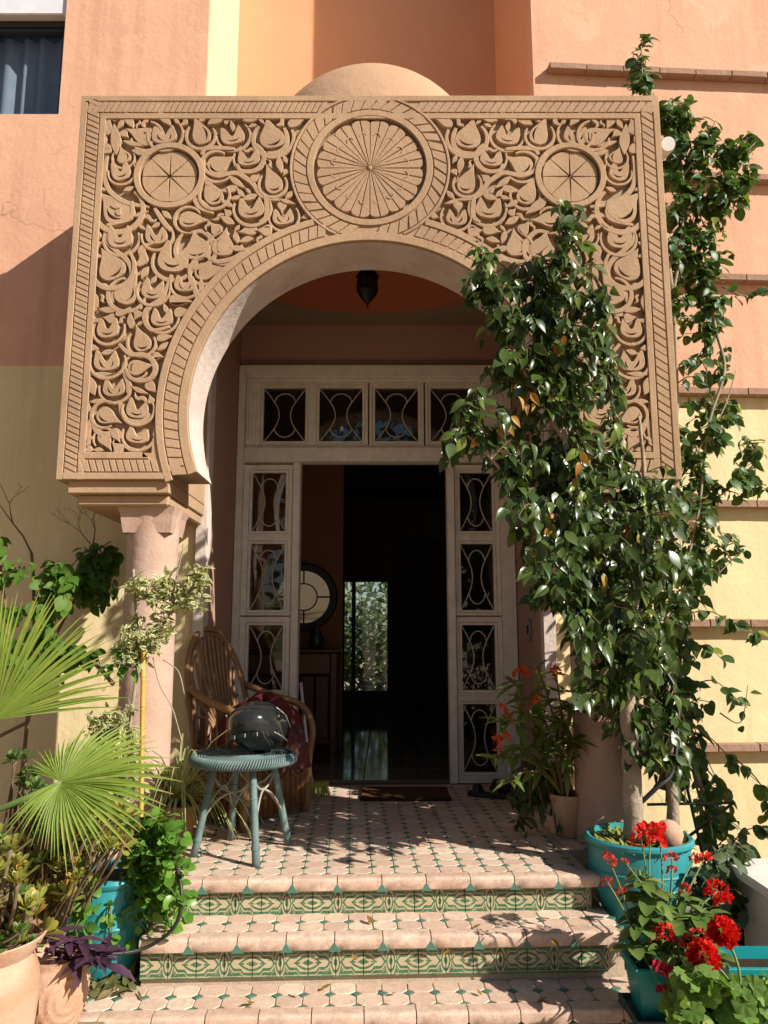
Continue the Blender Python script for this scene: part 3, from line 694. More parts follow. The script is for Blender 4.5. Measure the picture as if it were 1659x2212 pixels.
# fill the gaps that stay open with small leaves
def gap_fill(times, poly):
    pts = np.array([p for l, _ in leaves for p in l] + poly + [tuple(Vector(poly[i]).lerp(Vector(poly[(i + 1) % len(poly)]), t / 12)) for i in range(len(poly)) for t in range(12)] +
                   [tuple(np.array(p) * (1 - s) + np.mean(np.array(l), 0) * s) for l, _ in leaves for p in l for s in (.35, .7)] + [(-1.135 + .19 * s * math.cos(a), 3.62 + .19 * s * math.sin(a)) for a in np.linspace(0, 6.28, 40) for s in (1, .6, .2)])
    gx, gy = np.meshgrid(np.arange(-1.53, -.2, .014), np.arange(2.0, 4.0, .014)); g = np.stack([gx.ravel(), gy.ravel()], 1)
    g = np.array([p for p in g if inside(p[0], p[1], poly)])
    d = np.sqrt(((g[:, None, :] - pts[None]) ** 2).sum(2)).min(1)
    for _ in range(times):
        i = int(d.argmax()); c = d[i]
        if c < .012: break
        a = rnd.uniform(0, 6.28); v = Vector((math.cos(a), math.sin(a)))
        p = Vector(g[i]); leaf(rnd.choice('TDSD'), p - v * c * 1.3, p + v * c * 1.3, 1.05, rnd.choice((-1, 1)), rnd.uniform(-.2, .2))
        nw = np.array(leaves[-1][0] + [tuple(p)]); d = np.minimum(d, np.sqrt(((g[:, None, :] - nw[None]) ** 2).sum(2)).min(1))
gap_fill(110, fl)
for s in (1, -1):
    for n_, (o_, hs) in enumerate(leaves):
        cx = sum(p[0] for p in o_) / len(o_); cz = sum(p[1] for p in o_) / len(o_)
        if math.hypot(cx + 1.135, cz - 3.62) < .19: continue
        t = rnd.uniform(-.007, -.0005)
        MB().prism([(s * x, y) for x, y in o_], [[(s * x, y) for x, y in h][::1] for h in hs], t, -.0372, FP, .003).build('carved_leaf', C['stone'], portico)

# ---- body behind the carved front
x0, x1 = PX - PH, PX + PH
for s in (-1, 1):
    a, b2 = (x0 + .004, PX - LX - .003) if s < 0 else (PX + LX + .003, x1 - .004)
    MB().box((a, PY + .351, PBOT + .004), (b2, YF - .002, PT - .06)).build('side_wall', C['stone'] if s > 0 else C['stone'], portico)
    m = MB().box((a + .05, PY + .03, 1.795), (b2 + .01 * 0, YF - .04, PBOT + .002), .006); m.build('impost', C['stone'], portico)
    MB().box((a + .09, PY + .07, 1.735), (b2 - .012, YF - .041, 1.797), .01).build('impost', C['stone'], portico)
    ccx = -1.285 if s < 0 else 1.155; cy_ = PY + .26
    MB().lathe([(.148, 0), (.148, .1), (.144, .12), (.141, .14), (.14, .6), (.137, 1.55), (.141, 1.6), (.14, 1.66), (.15, 1.70), (.158, 1.737)], (ccx, cy_, 0), 40).build('column', C['column'], portico, 40)
    cap = MB(); z0, z1, w0, w1 = 1.60, 1.738, .125, .185     # square flare between shaft and impost
    for (dx, dy) in ((-1, -1), (1, -1), (1, 1), (-1, 1)): pass
    prof = [(0, .128), (.35, .136), (.7, .142), (1, .156)]
    for i in range(3):
        (t0, r0), (t1, r1) = prof[i], prof[i + 1]
        for k in range(4):
            c0 = [(-1, -1), (1, -1), (1, 1), (-1, 1)]; p0, p1 = c0[k], c0[(k + 1) % 4]
            cap.poly([(ccx + p[0] * r, cy_ + p[1] * r, z0 + (z1 - z0) * t) for p, r, t in ((p0, r0, t0), (p1, r0, t0), (p1, r1, t1), (p0, r1, t1))])
    cap.build('capital', C['column'], portico, 60)
MB().box((x0 + .01, PY + .34, PT - .06), (x1 - .01, YF, PT - .008)).build('roof_slab', C['stone'], portico)
MB().box((XL + .01, YF, PT - .06), (XR - .01, 5.86, PT - .02)).build('roof_slab', C['stone'], portico)
dm = MB(); dr = .80; dz = 4.09
dm.lathe([(dr * math.cos(a), dr * math.sin(a)) for a in (-.1 + (math.pi / 2 + .1) * i / 20 for i in range(21))], (PX, 4.97, dz), 56)
dm.build('dome', plaster('dome plaster', (.50, .31, .195), (.40, .245, .15), 2.2, 60, .35, .92, .7, .22), portico, True)
# flat ceiling with an oval opening into the dome
hole = [(PX + .95 * math.cos(a), 5.05 + .67 * math.sin(a)) for a in (2 * math.pi * i / 48 for i in range(48))]
ce = MB(); ce.prism([(XL, PY + .352), (XR, PY + .352), (XR, 5.83), (XL, 5.83)], [hole[::-1]], 3.56, 3.49, Matrix.Identity(4))
ce.build('ceiling', C['porch_ceiling'], portico)
lo_ = MB(); lo_.prism([(XL, PY + .352), (XR, PY + .352), (XR, 5.83), (XL, 5.83)], [hole[::-1]], 0, -.05, Matrix.Translation((0, 0, 3.49)) @ Matrix.Rotation(math.pi, 4, 'X') @ Matrix.Scale(-1, 4, (0, 1, 0))) if False else None
cb = MB(); lp = [[Vector((*p, 0)) for p in [(XL, PY + .352), (XR, PY + .352), (XR, 5.83), (XL, 5.83)]], [Vector((*p, 0)) for p in hole[::-1]]]
flat = [p for l in lp for p in l]; i0 = cb.pts([(p.x, p.y, 3.489) for p in flat]); cb.f += [tuple(t) for t in tessellate_polygon(lp)]
cb.build('ceiling', C['porch_ceiling'], portico)
di = MB(); di.lathe([(math.cos(a), .5 * math.sin(a)) for a in (math.pi / 2 * i / 12 for i in range(13))], (PX, 5.05, 3.492), 48, .955, .675)
di.build('dome_lining', C['dome_in'], portico, True)

# ================================================================== steps
ST_ = Matrix.Translation((0, 3.6, 0)) @ Matrix.Rotation(R(2.5), 4, 'Z')
steps = MB(); SXA, SXB = -1.36, 1.58
for x0_, x1_, b0, b1, z0_, z1_ in ((-.98, .93, .034, 2.16, -.62, -.006), (-1.45, -.981, .36, 1.5, -.62, -.006), (.931, 1.36, .4, 1.5, -.62, -.006), (-.985, .985, -.206, .5, -.62, -.156), (SXA - .1, 1.9, -.436, .3, -.62, -.342)):
    steps.box((x0_, b0, z0_), (x1_, b1, z1_), 0, ST_)
steps = steps.build('steps', C['grout'], kind='structure')
TP = .103
def tile_mesh(k):
    r_ = random.Random(k); h, c = TP / 2 - .0016, .023
    o8 = [(-h + c, -h), (h - c, -h), (h, -h + c), (h, h - c), (h - c, h), (-h + c, h), (-h, h - c), (-h, -h + c)]
    o8 = [(x + r_.uniform(-.0012, .0012), y + r_.uniform(-.0012, .0012)) for x, y in o8]
    return MB().prism(o8, [], .0008 * r_.random(), -.012, Matrix.Identity(4), .0022, tint=r_.random())
def dia_mesh(k):
    h = .0195; return MB().prism([(0, -h), (h, 0), (0, h), (-h, 0)], [], .0002, -.01, Matrix.Identity(4), .0015, tint=k / 4)
tms = [tile_mesh(k) for k in range(9)]; tmd = [m.data('tile', C['tile']) for m in tms]
dms = [dia_mesh(k) for k in range(4)]; dmd = [m.data('green_inlay', C['green_tile']) for m in dms]
far_t, far_d = MB(), MB()
def tiles(xa, xb, rows, b0, z, single):
    n = int((xb - xa) / TP)
    for j in range(rows):
        for i in range(n):
            x, y = xa + TP * (i + .5), b0 + TP * (j + .5)
            M = ST_ @ Matrix.Translation((x, y, z + rnd.uniform(-.001, .001))) @ Matrix.Rotation(R(rnd.choice((0, 90, 180, 270)) + rnd.uniform(-.7, .7)), 4, 'Z') @ Matrix.Rotation(R(rnd.uniform(-.5, .5)), 4, 'X')
            D = ST_ @ Matrix.Translation((x + TP / 2, y - TP / 2, z)) @ Matrix.Rotation(R(rnd.uniform(-5, 5)), 4, 'Z')
            k, d = rnd.randrange(9), rnd.randrange(4)
            if single and j < single: place('tile', tmd[k], steps, M); place('green_inlay', dmd[d], steps, D)
            else:
                far_t.mesh(tms[k].v, tms[k].f, tms[k].t[0], M); far_d.mesh(dms[d].v, dms[d].f, dms[d].t[0], D)
tiles(-.978, .93, 20, .055, -.001, 11)
tiles(-1.43, -.98, 8, .4, -.001, 0); tiles(.935, 1.36, 8, .42, -.001, 4)
tiles(-.98, .985, 2, -.186, -.151, 1)
tiles(-1.36, 1.75, 2, -.416, -.337, 2)
far_t.build('tile', C['tile'], steps, kind='stuff'); far_d.build('green_inlay', C['green_tile'], steps, kind='stuff')
def nosing_mesh(k):
    r_ = random.Random(40 + k); L = .0969; q = MB()
    pf = [(.052, 0), (.01, .0005), (-.006, -.0008), (-.014, -.005), (-.017, -.013), (-.016, -.048), (-.012, -.052), (.03, -.052)]
    xs = [-L + .0015, -L + .02, -.03, .03, L - .02, L - .0015]; m = len(pf); vs = []
    for i, x in enumerate(xs):
        end = i in (0, 5)
        for (a, z) in pf:
            if end and z < -.04: z = -.036                 # clipped lower corners, filled by a green tile
            if end and a < 0: a += .0015
            vs.append((x, a + r_.uniform(-.001, .001), z + r_.uniform(-.0008, .0008)))
    fs = [(i * m + j, i * m + j + 1, (i + 1) * m + j + 1, (i + 1) * m + j) for i in range(5) for j in range(m - 1)]
    fs += [tuple(range(m))[::-1], tuple(5 * m + j for j in range(m))]
    return q.mesh(vs, [f[::-1] for f in fs], tint=r_.random()).data('nosing_tile', C['nosing'], 50)
nm = [nosing_mesh(k) for k in range(6)]
tri = MB().prism([(-.026, -.02), (.026, -.02), (0, .018)], [], .004, -.01, Matrix(((1, 0, 0, 0), (0, 0, -1, 0), (0, 1, 0, 0), (0, 0, 0, 1))), .002).data('green_inlay', C['green_tile'])
rt = MB().box((-.0545, -.008, -.0545), (.0545, .004, .0545), .0015).data('riser_tile', C['riser'])
for z, b0, xa, xb in ((0, 0, -.985, .97), (-.15, -.24, -.99, .99), (-.336, -.47, SXA - .1, 1.9)):
    n = int((xb - xa) / .195)
    for i in range(n):
        x = xa + .195 * (i + .5)
        place('nosing_tile', rnd.choice(nm), steps, ST_ @ Matrix.Translation((x, b0 + rnd.uniform(-.002, .002), z + .001 + rnd.uniform(-.001, .001))))
        if z > -.3: place('green_inlay', tri, steps, ST_ @ Matrix.Translation((x + .0975, b0 - .013, z - .036)))
    n = int((xb - xa) / .112)
    for i in range(n):
        M = ST_ @ Matrix.Translation((xa + .112 * (i + .5), b0 + .026, z - .052 - .0555)) @ Matrix.Rotation(math.pi if i % 2 else 0, 4, 'Y')
        place('riser_tile', rt, steps, M)
# ================================================================== things on the porch
# wicker stool
def ring_pts(c, r, n=40, a0=0, a1=2 * math.pi): return [Vector((c[0] + r * math.cos(a0 + (a1 - a0) * i / n), c[1] + r * math.sin(a0 + (a1 - a0) * i / n), c[2])) for i in range(n + 1)]
C['stool'] = plain('worn teal paint on cane', (.14, .205, .20), .65, 0, .6, 16, .35, .3)
sc_ = Vector((-.70, 3.99, 0)); SR, SH = .255, .47
stool = thing('stool', sc_, 'blue green painted cane stool with woven round seat and crossed braces', 'stool')
w = MB()
for k in range(17):                                       # woven rings of the seat top
    r_ = .012 + k * .0138
    n = max(10, int(r_ * 240)); pts = [sc_ + Vector((r_ * math.cos(a), r_ * math.sin(a), SH - .012 + .0035 * math.sin(a * n / 2 + k * math.pi))) for a in (2 * math.pi * i / n for i in range(n + 1))]
    w.tube(pts, .0066, 5, cap=False)
w.lathe([(.245, SH - .05), (.245, SH - .02), (.001, SH - .02)], sc_, 32)
w.build('seat', C['stool'], stool, True)
w = MB(); n = 118
for i in range(n):                                        # plaited rim, every strand slanting over the edge
    a = 2 * math.pi * i / n; pts = []
    for t in range(7):
        b = -.9 + 2.75 * t / 6; q = a + .11 * (t / 6 - .5)
        rr = SR - .014 + .021 * math.cos(b); z = SH - .026 + .023 * math.sin(b)
        pts.append(sc_ + Vector((rr * math.cos(q), rr * math.sin(q), z)))
    w.tube(pts, .0056, 5)
w.build('woven_rim', C['stool'], stool, True)
feet = [Vector((-.588, 3.755, 0)), Vector((-.915, 3.92, 0)), Vector((-.485, 4.13, 0)), Vector((-.80, 4.23, 0))]
tops = [sc_ + (f - sc_) * .62 + Vector((0, 0, SH - .045)) for f in feet]
for f, t in zip(feet, tops):
    b = MB(); b.tube([t.lerp(f, k / 6) for k in range(7)], [.018] * 6 + [.0195], 10); l_ = b.build('leg', C['stool'], stool, True)
    b = MB()
    for h in (.22, .235, .25, .9): q = t.lerp(f, 1 - h * .75); b.tube(ring_pts(q,   .0195, 12), .003, 4, cap=False)
    b.build('binding', C['stool'], l_, True)
od = [0, 1, 3, 2]                                         # around the stool
od = sorted(range(4), key=lambda i: math.atan2(feet[i].y - sc_.y, feet[i].x - sc_.x))
C['brace'] = plain('pale worn cane', (.34, .33, .28), .6, 0, .5, 20)
for i in range(4):
    a, b2 = od[i], od[(i + 1) % 4]
    for lo, hi in ((a, b2), (b2, a)):
        p0 = tops[lo].lerp(feet[lo], .62); p1 = tops[hi].lerp(feet[hi], .12); m = p0.lerp(p1, .5) + Vector((0, 0, .03)); m += (sc_ + Vector((0, 0, m.z)) - m) * .12
        MB().tube(cr([p0, p0.lerp(m, .5) + Vector((0, 0, .025)), m, m.lerp(p1, .5) + Vector((0, 0, -.02)), p1], 4), .0055, 6).build('brace', C['brace'], stool, True)

# motorcycle helmet lying on the stool
C['gloss_black'] = plain('gloss black shell', (.012, .013, .014), .2, 0, .1, 8, .4, 0, .2)
C['visor'] = plain('smoked visor', (.018, .02, .019), .1, 0, .05, 8, .4, 0, .15)
sm_, nt, b_, _ = nodes('helmet shell with graphics'); p_ = pos(nt)
wv = add(nt, 'ShaderNodeTexWave', i_Scale=4.0, i_Distortion=9.0, i_Detail=1.0); nt.links.new(p_, wv.inputs['Vector'])
nt.links.new(mixc(nt, E(nt, wv.outputs[1]).band(.86, .97), (.013, .014, .015), (.055, .06, .045)), b_.inputs['Base Color']); b_.inputs['Roughness'].default_value = .2
hc = Vector((-.635, 4.03, SH + .122)); HM = Matrix.Translation(hc) @ Matrix.Rotation(R(252), 4, 'Z') @ Matrix.Rotation(R(-16), 4, 'Y') @ Matrix.Rotation(R(10), 4, 'X')
helmet = thing('motorcycle_helmet', (hc.x, hc.y, SH), 'glossy black motorcycle helmet lying on the blue green stool', 'helmet')
def shell(f, n=28, m=20, r=1.0, th0=0, th1=math.pi):
    b = MB(); vs, fs = [], []
    ok = {}
    for i in range(m + 1):
        th = th0 + (th1 - th0) * i / m
        for j in range(n):
            ph = 2 * math.pi * j / n
            x, y, z = math.sin(th) * math.cos(ph), math.sin(th) * math.sin(ph), math.cos(th)
            k = 1 + .09 * max(0, x) ** 2 - (.10 * (-z) ** 1.5 if z < 0 else 0)
            vs.append(HM @ Vector((x * .185 * k * r, y * .14 * r * k, z * .124 * r)))
            ok[len(vs) - 1] = (x, y, z)
    for i in range(m):
        for j in range(n):
            q = (i * n + j, (i + 1) * n + j, (i + 1) * n + (j + 1) % n, i * n + (j + 1) % n)
            c = [sum(ok[k][t] for k in q) / 4 for t in range(3)]
            if f(*c): fs.append(q)
    return b.mesh(vs, fs)
vis = lambda x, y, z: x > .38 and -.28 < z < .42
shell(lambda x, y, z: x > .30 and (-.40 < z <= -.30 or .44 < z < .54), 48, 36, 1.022).build('visor_rim', C['rubber'], helmet, True)
k = MB()
for s in (-.3, 0, .3): k.box((-.006, -.016, -.012), (.006, .016, .012), .003, HM @ Matrix.Translation((.178 - .03 * abs(s), s * .2, -.075)))
k.build('chin_vents', C['rubber'], helmet)
shell(lambda x, y, z: not vis(x, y, z) and z > -.88, 40, 28).build('shell', sm_, helmet, True)
shell(lambda x, y, z: x > .30 and -.33 < z < .47, 48, 36, 1.012).build('visor', C['visor'], helmet, True)
shell(lambda x, y, z: -.97 < z < -.80, 40, 28, .99).build('lining', plain('helmet lining', (.05, .05, .05), .9), helmet, True)
C['stripe'] = plain('grey stripe', (.22, .22, .21), .4)
for s in (-1, 1):
    b = MB(); b2_ = MB()
    b.tube([HM @ Vector((.09, s * .139, .06)), HM @ Vector((0, s * .147, .04)), HM @ Vector((-.10, s * .129, -.005))], .004, 6)
    b2_.tube([HM @ Vector((.10, s * .129, -.06)), HM @ Vector((.03, s * .138, -.07)), HM @ Vector((-.06, s * .130, -.08))], .0035, 6)
    b.build('stripe', C['stripe'], helmet, True); b2_.build('stripe', C['stripe'], helmet, True)
for s in (-1, 1):
    MB().mesh([Vector(v) for v in []], []).lathe([(.001, .012), (.016, .01), (.02, 0)], (0, 0, 0), 16).v
    k = MB(); k.lathe([(.001, .012), (.016, .01), (.02, -.004)], (0, 0, 0), 16); k.v = [HM @ (Matrix.Translation((.055, s * .134, .02)) @ Matrix.Rotation(-s * R(90), 4, 'X') @ v) for v in k.v]
    k.build('visor_pivot', C['iron'], helmet, True)

# cane armchair against the left side of the door
C['cane'] = plain('brown cane', (.27, .145, .065), .5, 0, .6, 24, .4, .3)
C['cane_dark'] = plain('dark cane panel', (.20, .085, .032), .55, 0, .6, 24, .4, .3)
ac = Vector((-.80, 4.74, 0)); chair = thing('rattan_armchair', ac, 'brown cane armchair with tall fan back behind the stool', 'armchair')
fx = Vector((.86, -.51, 0)).normalized(); fy = Vector((.51, .86, 0)).normalized()       # front, sideways
def cp(s, f, z): return ac + fy * s * .82 + fx * f + Vector((0, 0, z))
rim = [cp(-.30, -.20, .40), cp(-.31, -.25, .65), cp(-.27, -.31, .88), cp(-.15, -.35, 1.04), cp(0, -.36, 1.09), cp(.15, -.35, 1.04), cp(.27, -.31, .88), cp(.31, -.25, .65), cp(.30, -.20, .40)]
MB().tube(cr(rim, 5), .017, 8).tube(cr([p + fx * .012 + (cp(0, -.3, .7) - p) * .09 for p in rim], 5), .013, 8).build('back_rim', C['cane'], chair, True)
for i in range(13):
    t = (i - 6) / 6; s1 = t * .275; z1 = .42 + .64 * math.sqrt(max(0, 1 - (abs(t) * .93) ** 2.4))
    MB().tube(cr([cp(t * .10, -.17, .38), cp(t * .15, -.21, .55), cp(t * .24, -.28, .42 + (z1 - .42) * .6), cp(s1, -.335 + .03 * abs(t), z1)], 4), [.011] * 12 + [.009], 6).build('back_cane', C['cane'], chair, True)
b = MB(); b.prism([(cp(s, f, 0).x, cp(s, f, 0).y) for s, f in ((-.3, -.2), (.3, -.2), (.34, .18), (.22, .3), (-.22, .3), (-.34, .18))], [], .41, .36, Matrix.Identity(4), .015); b.build('seat', C['cane'], chair, 40)
for s in (-1, 1):
    MB().tube(cr([cp(s * .30, -.26, .74), cp(s * .35, -.05, .67), cp(s * .37, .15, .62), cp(s * .35, .25, .5), cp(s * .345, .23, .3), cp(s * .35, .21, 0)], 6), .022, 8).build('arm', C['cane'], chair, True)
    for k in range(5): MB().tube([cp(s * (.31 + .01 * k), -.18 + .085 * k, .38), cp(s * (.33 + .01 * k), -.17 + .085 * k, .68 - .02 * k)], .007, 6).build('arm_cane', C['cane'], chair, True)
ft = [cp(-.34, .2, 0), cp(.34, .2, 0), cp(.29, -.22, 0), cp(-.29, -.22, 0)]
for p in ft: MB().tube([p, p + Vector((0, 0, .4))], .02, 8).build('leg', C['cane'], chair, True)
for i in range(4):
    p, q = ft[i], ft[(i + 1) % 4]
    n = 11; b = MB()
    for k in range(n): t = (k + .5) / n; b.tube([p.lerp(q, t) + Vector((0, 0, .05)), p.lerp(q, t) + Vector((0, 0, .36))], (p - q).length / n * .49, 6)
    b.tube([p + Vector((0, 0, .05)), q + Vector((0, 0, .05))], .012, 6); b.tube([p + Vector((0, 0, .33)), q + Vector((0, 0, .33))], .012, 6)
    b.build('skirt', C['cane_dark'], chair, True)
    if i == 0:
        b = MB()
        for k in range(3):
            c_ = p.lerp(q, (k + .5) / 3) + fx * .03 + Vector((0, 0, .27)); d_ = (q - p).normalized()
            b.tube([c_ + d_ * (.075 * math.cos(a)) + Vector((0, 0, .04 * math.sin(a))) for a in (2 * math.pi * j / 20 for j in range(21))], .007, 6, cap=False)
        b.build('skirt_scroll', C['cane'], chair, True)

def cloth(name, mat, c, rx, ry, h, label, cat, seed, fold=.35):
    """a bundled piece of fabric: a rumpled mound"""
    r_ = random.Random(seed); ph = [r_.uniform(0, 6.28) for _ in range(8)]; b = MB(); n, m = 56, 20; vs, fs = [], []
    for i in range(m + 1):
        t = i / m
        for j in range(n):
            a = 2 * math.pi * j / n
            wv = 1 + fold * (.30 * math.sin(3 * a + ph[0] + 3 * t) + .2 * math.sin(7 * a + ph[1] - 4 * t) + .14 * math.sin(13 * a + ph[2] + 5 * t))
            rr = math.sin(min(1, t * 1.06) * math.pi / 2) * wv
            z = h * (1 - t ** 2.2) * (1 + .25 * fold * math.sin(4 * a + ph[3]) + .2 * fold * math.sin(9 * a + 6 * t + ph[4]))
            vs.append(Vector(c) + Vector((rx * rr * math.cos(a), ry * rr * math.sin(a), z)))
    for i in range(m):
        for j in range(n): fs.append((i * n + j, (i + 1) * n + j, (i + 1) * n + (j + 1) % n, i * n + (j + 1) % n))
    fs.append(tuple(m * n + j for j in range(n)))
    return tag(b.mesh(vs, fs).build(name, mat, None, True), label, cat)
C['red_cloth'] = plain('dark red cloth', (.12, .02, .02), .85, 0, .5, 14, .2, .6)
C['strap'] = plain('brown strap', (.12, .06, .045), .7, 0, .4, 30)
cloth('cushion', C['red_cloth'], (-.70, 4.62, .412), .24, .22, .27, 'dark red rumpled cushion on the seat of the cane armchair', 'cushion', 3)
bag = cloth('shoulder_bag', plain('maroon bag fabric', (.09, .03, .028), .8, 0, .5, 20, .2, .5), (-.53, 4.42, .33), .10, .10, .22, 'small maroon bag hung over the arm of the cane armchair', 'bag', 5, .6)

# broom leaning beside the door
p1, p0 = P(650, 1475, 5.55), P(671, 1685, 5.33)
broom = thing('broom', (p0.x, p0.y, 0), 'long handled broom with yellow green bristles leaning beside the door', 'broom')
MB().tube([p0, p0.lerp(p1, .5), p1], .011, 8).build('handle', plain('white broom handle', (.7, .7, .7), .35), broom, True)
MB().tube([p0 + (p0 - p1) * .02, p0 + (p1 - p0) * .12], [.02, .014], 8).build('socket', plain('grey socket', (.35, .38, .42), .4), broom, True)
hp = P(684, 1708, 5.3); hp.z = .075; b = MB(); d_ = (hp - p0)
b.box((-.085, -.018, -.012), (.085, .018, .02), .006, Matrix.Translation(hp) @ Matrix.Rotation(R(35), 4, 'Z')); b.build('head', plain('yellow broom head', (.32, .33, .03), .45), broom)
b = MB()
for i in range(130):
    a = rnd.uniform(-.085, .085); c_ = rnd.uniform(-.016, .016); M = Matrix.Translation(hp) @ Matrix.Rotation(R(35), 4, 'Z')
    b.tube([M @ Vector((a, c_, -.01)), M @ Vector((a * 1.25, c_ * 1.8, -.072))], .0022, 3)
b.build('bristles', plain('yellow green bristles', (.36, .38, .04), .7), broom, kind='stuff')

# doormat, sandals, door bell, lantern, wall lamp
C['mat'] = plain('brown coir', (.15, .075, .03), .95, 0, .6, 60, .1, 1)
mat_o = MB(); a, b2 = G(778, 1731, 0), G(975, 1731, 0)
mp = thing('doormat', ((a.x + b2.x) / 2, a.y + .2, .012), 'brown coir doormat lying before the open door', 'doormat')
MB().box((a.x, a.y, .004), (b2.x, a.y + .36, .02), .006).build('pile', C['mat'], mp)
e = MB()
for x0_, y0_, x1_, y1_ in ((a.x, a.y, b2.x, a.y + .03), (a.x, a.y + .33, b2.x, a.y + .36)): e.box((x0_ - .003, y0_ - .003, .004), (x1_ + .003, y1_ + .003, .023), .004)
e.build('border', plain('dark mat border', (.05, .03, .018), .9, 0, .4, 50, .1, .6), mp)
C['leather'] = plain('black leather', (.018, .017, .02), .5, 0, .3, 30)
def sandal(p, ang, label):
    M = Matrix.Translation(p) @ Matrix.Rotation(ang, 4, 'Z'); t = thing('sandal', p, label, 'sandal', 'sandals beside the door')
    o = [(k.x, k.y) for k in cr([Vector((x, y, 0)) for x, y in ((0, -.13), (.035, -.11), (.034, -.03), (.046, .06), (.034, .12), (0, .138), (-.034, .11), (-.04, .05), (-.03, -.03), (-.034, -.11))], 3, True)]
    MB().prism(o, [], .028, .001, M, .006).build('sole', C['leather'], t, 40)
    for y, h, w_ in ((.06, .055, .046), (-.07, .05, .04)):
        b = MB(); n = 10
        b.mesh([M @ Vector((w_ * math.cos(a) * 1.02, y + dy + .01 * math.sin(a), .022 + h * math.sin(a))) for dy in (-.022, .022) for a in (math.pi * i / n for i in range(n + 1))], [(i, i + 1, n + 2 + i, n + 1 + i) for i in range(n)])
        b.build('strap', C['leather'], t, True)
sandal(G(1052, 1722, 0), R(62), 'black sandal lying flat, nearer the doormat of the pair by the door')
sandal(G(1090, 1712, 0), R(35), 'black sandal standing behind its twin, nearer the flower pot by the door')
bp = Vector((XR - .004, 5.25, 1.05)); bp.z = P(1147, 1360, 5.25).z
bell = thing('door_bell', bp, 'small oval door bell on the shaded porch wall right of the door', 'door bell')
BM = Matrix.Translation(bp) @ Matrix.Rotation(-R(90), 4, 'Y')
o8 = lambda rx, ry, n=24: [(rx * math.cos(2 * math.pi * i / n), ry * math.sin(2 * math.pi * i / n)) for i in range(n)]
MB().prism(o8(.075, .045), [], .016, 0, BM, .006).build('plate', plain('grey bell plate', (.22, .2, .19), .4), bell, 40)
MB().prism(o8(.03, .02), [], .024, .015, BM, .004).build('button', C['iron'], bell, 40)
lp = Vector((PX - .03, 4.82, 3.05)); lan = thing('lantern', lp, 'black wrought iron lantern hanging from the porch dome', 'lantern')
lz = 3.235; lan0 = len(bpy.data.objects)
MB().lathe([(.001, lz - .10), (.008, lz - .09), (.006, lz - .075), (.018, lz - .06), (.03, lz - .045), (.06, lz - .01), (.085, lz + .04), (.088, lz + .055), (.08, lz + .06)], (lp.x, lp.y, 0), 8).build('bowl', C['iron'], lan)
cg = MB()
for k in range(8):
    a = 2 * math.pi * k / 8; cg.tube([(lp.x + .083 * math.cos(a), lp.y + .083 * math.sin(a), lz + .055), (lp.x + .075 * math.cos(a), lp.y + .075 * math.sin(a), lz + .17)], .006, 5)
    for h in (.08, .11, .14): b_a = a + 2 * math.pi / 8; cg.tube([(lp.x + .081 * math.cos(a), lp.y + .081 * math.sin(a), lz + h), (lp.x + .081 * math.cos(b_a), lp.y + .081 * math.sin(b_a), lz + h + .02 * (-1) ** k)], .004, 4)
cg.build('cage', C['iron'], lan)
MB().lathe([(.072, lz + .06), (.068, lz + .165)], (lp.x, lp.y, 0), 8).build('shade', plain('amber lantern glass', (.05, .03, .015), .3), lan)
MB().lathe([(.095, lz + .165), (.09, lz + .18), (.05, lz + .24), (.018, lz + .27), (.012, lz + .29), (.001, lz + .295)], (lp.x, lp.y, 0), 8).build('cap', C['iron'], lan)
ch = MB(); n = 16
for k in range(n):
    z = lz + .30 + k * .034; v = k % 2
    ch.tube([(lp.x + (.010 * math.cos(a) if v else 0), lp.y + (0 if v else .010 * math.cos(a)), z + .02 * math.sin(a)) for a in (2 * math.pi * i / 8 for i in range(9))], .003, 4, cap=False)
ch.build('chain', C['iron'], lan, True)
for o_ in lan.children:                                   # a small lantern: shrunk about its lowest point
    for v_ in o_.data.vertices: v_.co = Vector((v_.co.x * .82, v_.co.y * .82, (v_.co.z + lan.location.z - 3.13) * .82 + 3.185 - lan.location.z))
wl = Vector((PX + PH - .02, 4.12, 0)); wl.z = P(1424, 318, 4.12).z; wl.x = P(1418, 318, 4.12).x
wlamp = thing('wall_lamp', wl, 'small white garden lamp fixed to the upper right edge of the portico', 'wall lamp')
C['white'] = plain('white plastic', (.75, .74, .70), .4, 0, .2)
LM = Matrix.Translation(wl) @ Matrix.Rotation(R(-75), 4, 'X')
k = MB().lathe([(.001, -.055), (.04, -.055), (.046, -.03), (.05, .07), (.044, .075), (.001, .06)], (.05, 0, 0), 24); k.v = [LM @ v for v in k.v]; k.build('shade', C['white'], wlamp, 40)
MB().tube([wl + Vector((-.03, .02, 0)), wl + Vector((.04, .0, 0))], .014, 8).build('bracket', C['white'], wlamp)

# hall furniture seen through the door
cz = G(690, 1600, 0); con = thing('console_cabinet', (-.86, 7.2, 0), 'dark red wooden console with a drawer under the round mirror', 'console')
cx0, cx1, cyf, cyb, ctop = -1.35, -.42, 7.02, 7.46, P(690, 1402, 7.0).z
MB().box((cx0 - .03, cyf - .03, ctop - .035), (cx1 + .03, cyb, ctop), .01).build('top', C['wood_red'], con)
for x, y in ((cx0, cyf), (cx1 - .06, cyf), (cx0, cyb - .06), (cx1 - .06, cyb - .06)): MB().box((x, y, .012), (x + .06, y + .06, ctop - .036), .006).build('leg', C['wood_red'], con)
MB().box((cx0 + .062, cyf + .012, ctop - .22), (cx1 - .062, cyf + .03, ctop - .04), .008).build('drawer', plain('lit wood drawer', (.19, .075, .035), .4, 0, .5, 18), con)  # same red wood, with a lit look put into the drawer's colour
MB().box((cx0 + .06, cyb - .04, .14), (cx1 - .06, cyb - .02, ctop - .2)).build('back_panel', C['wood_red'], con)
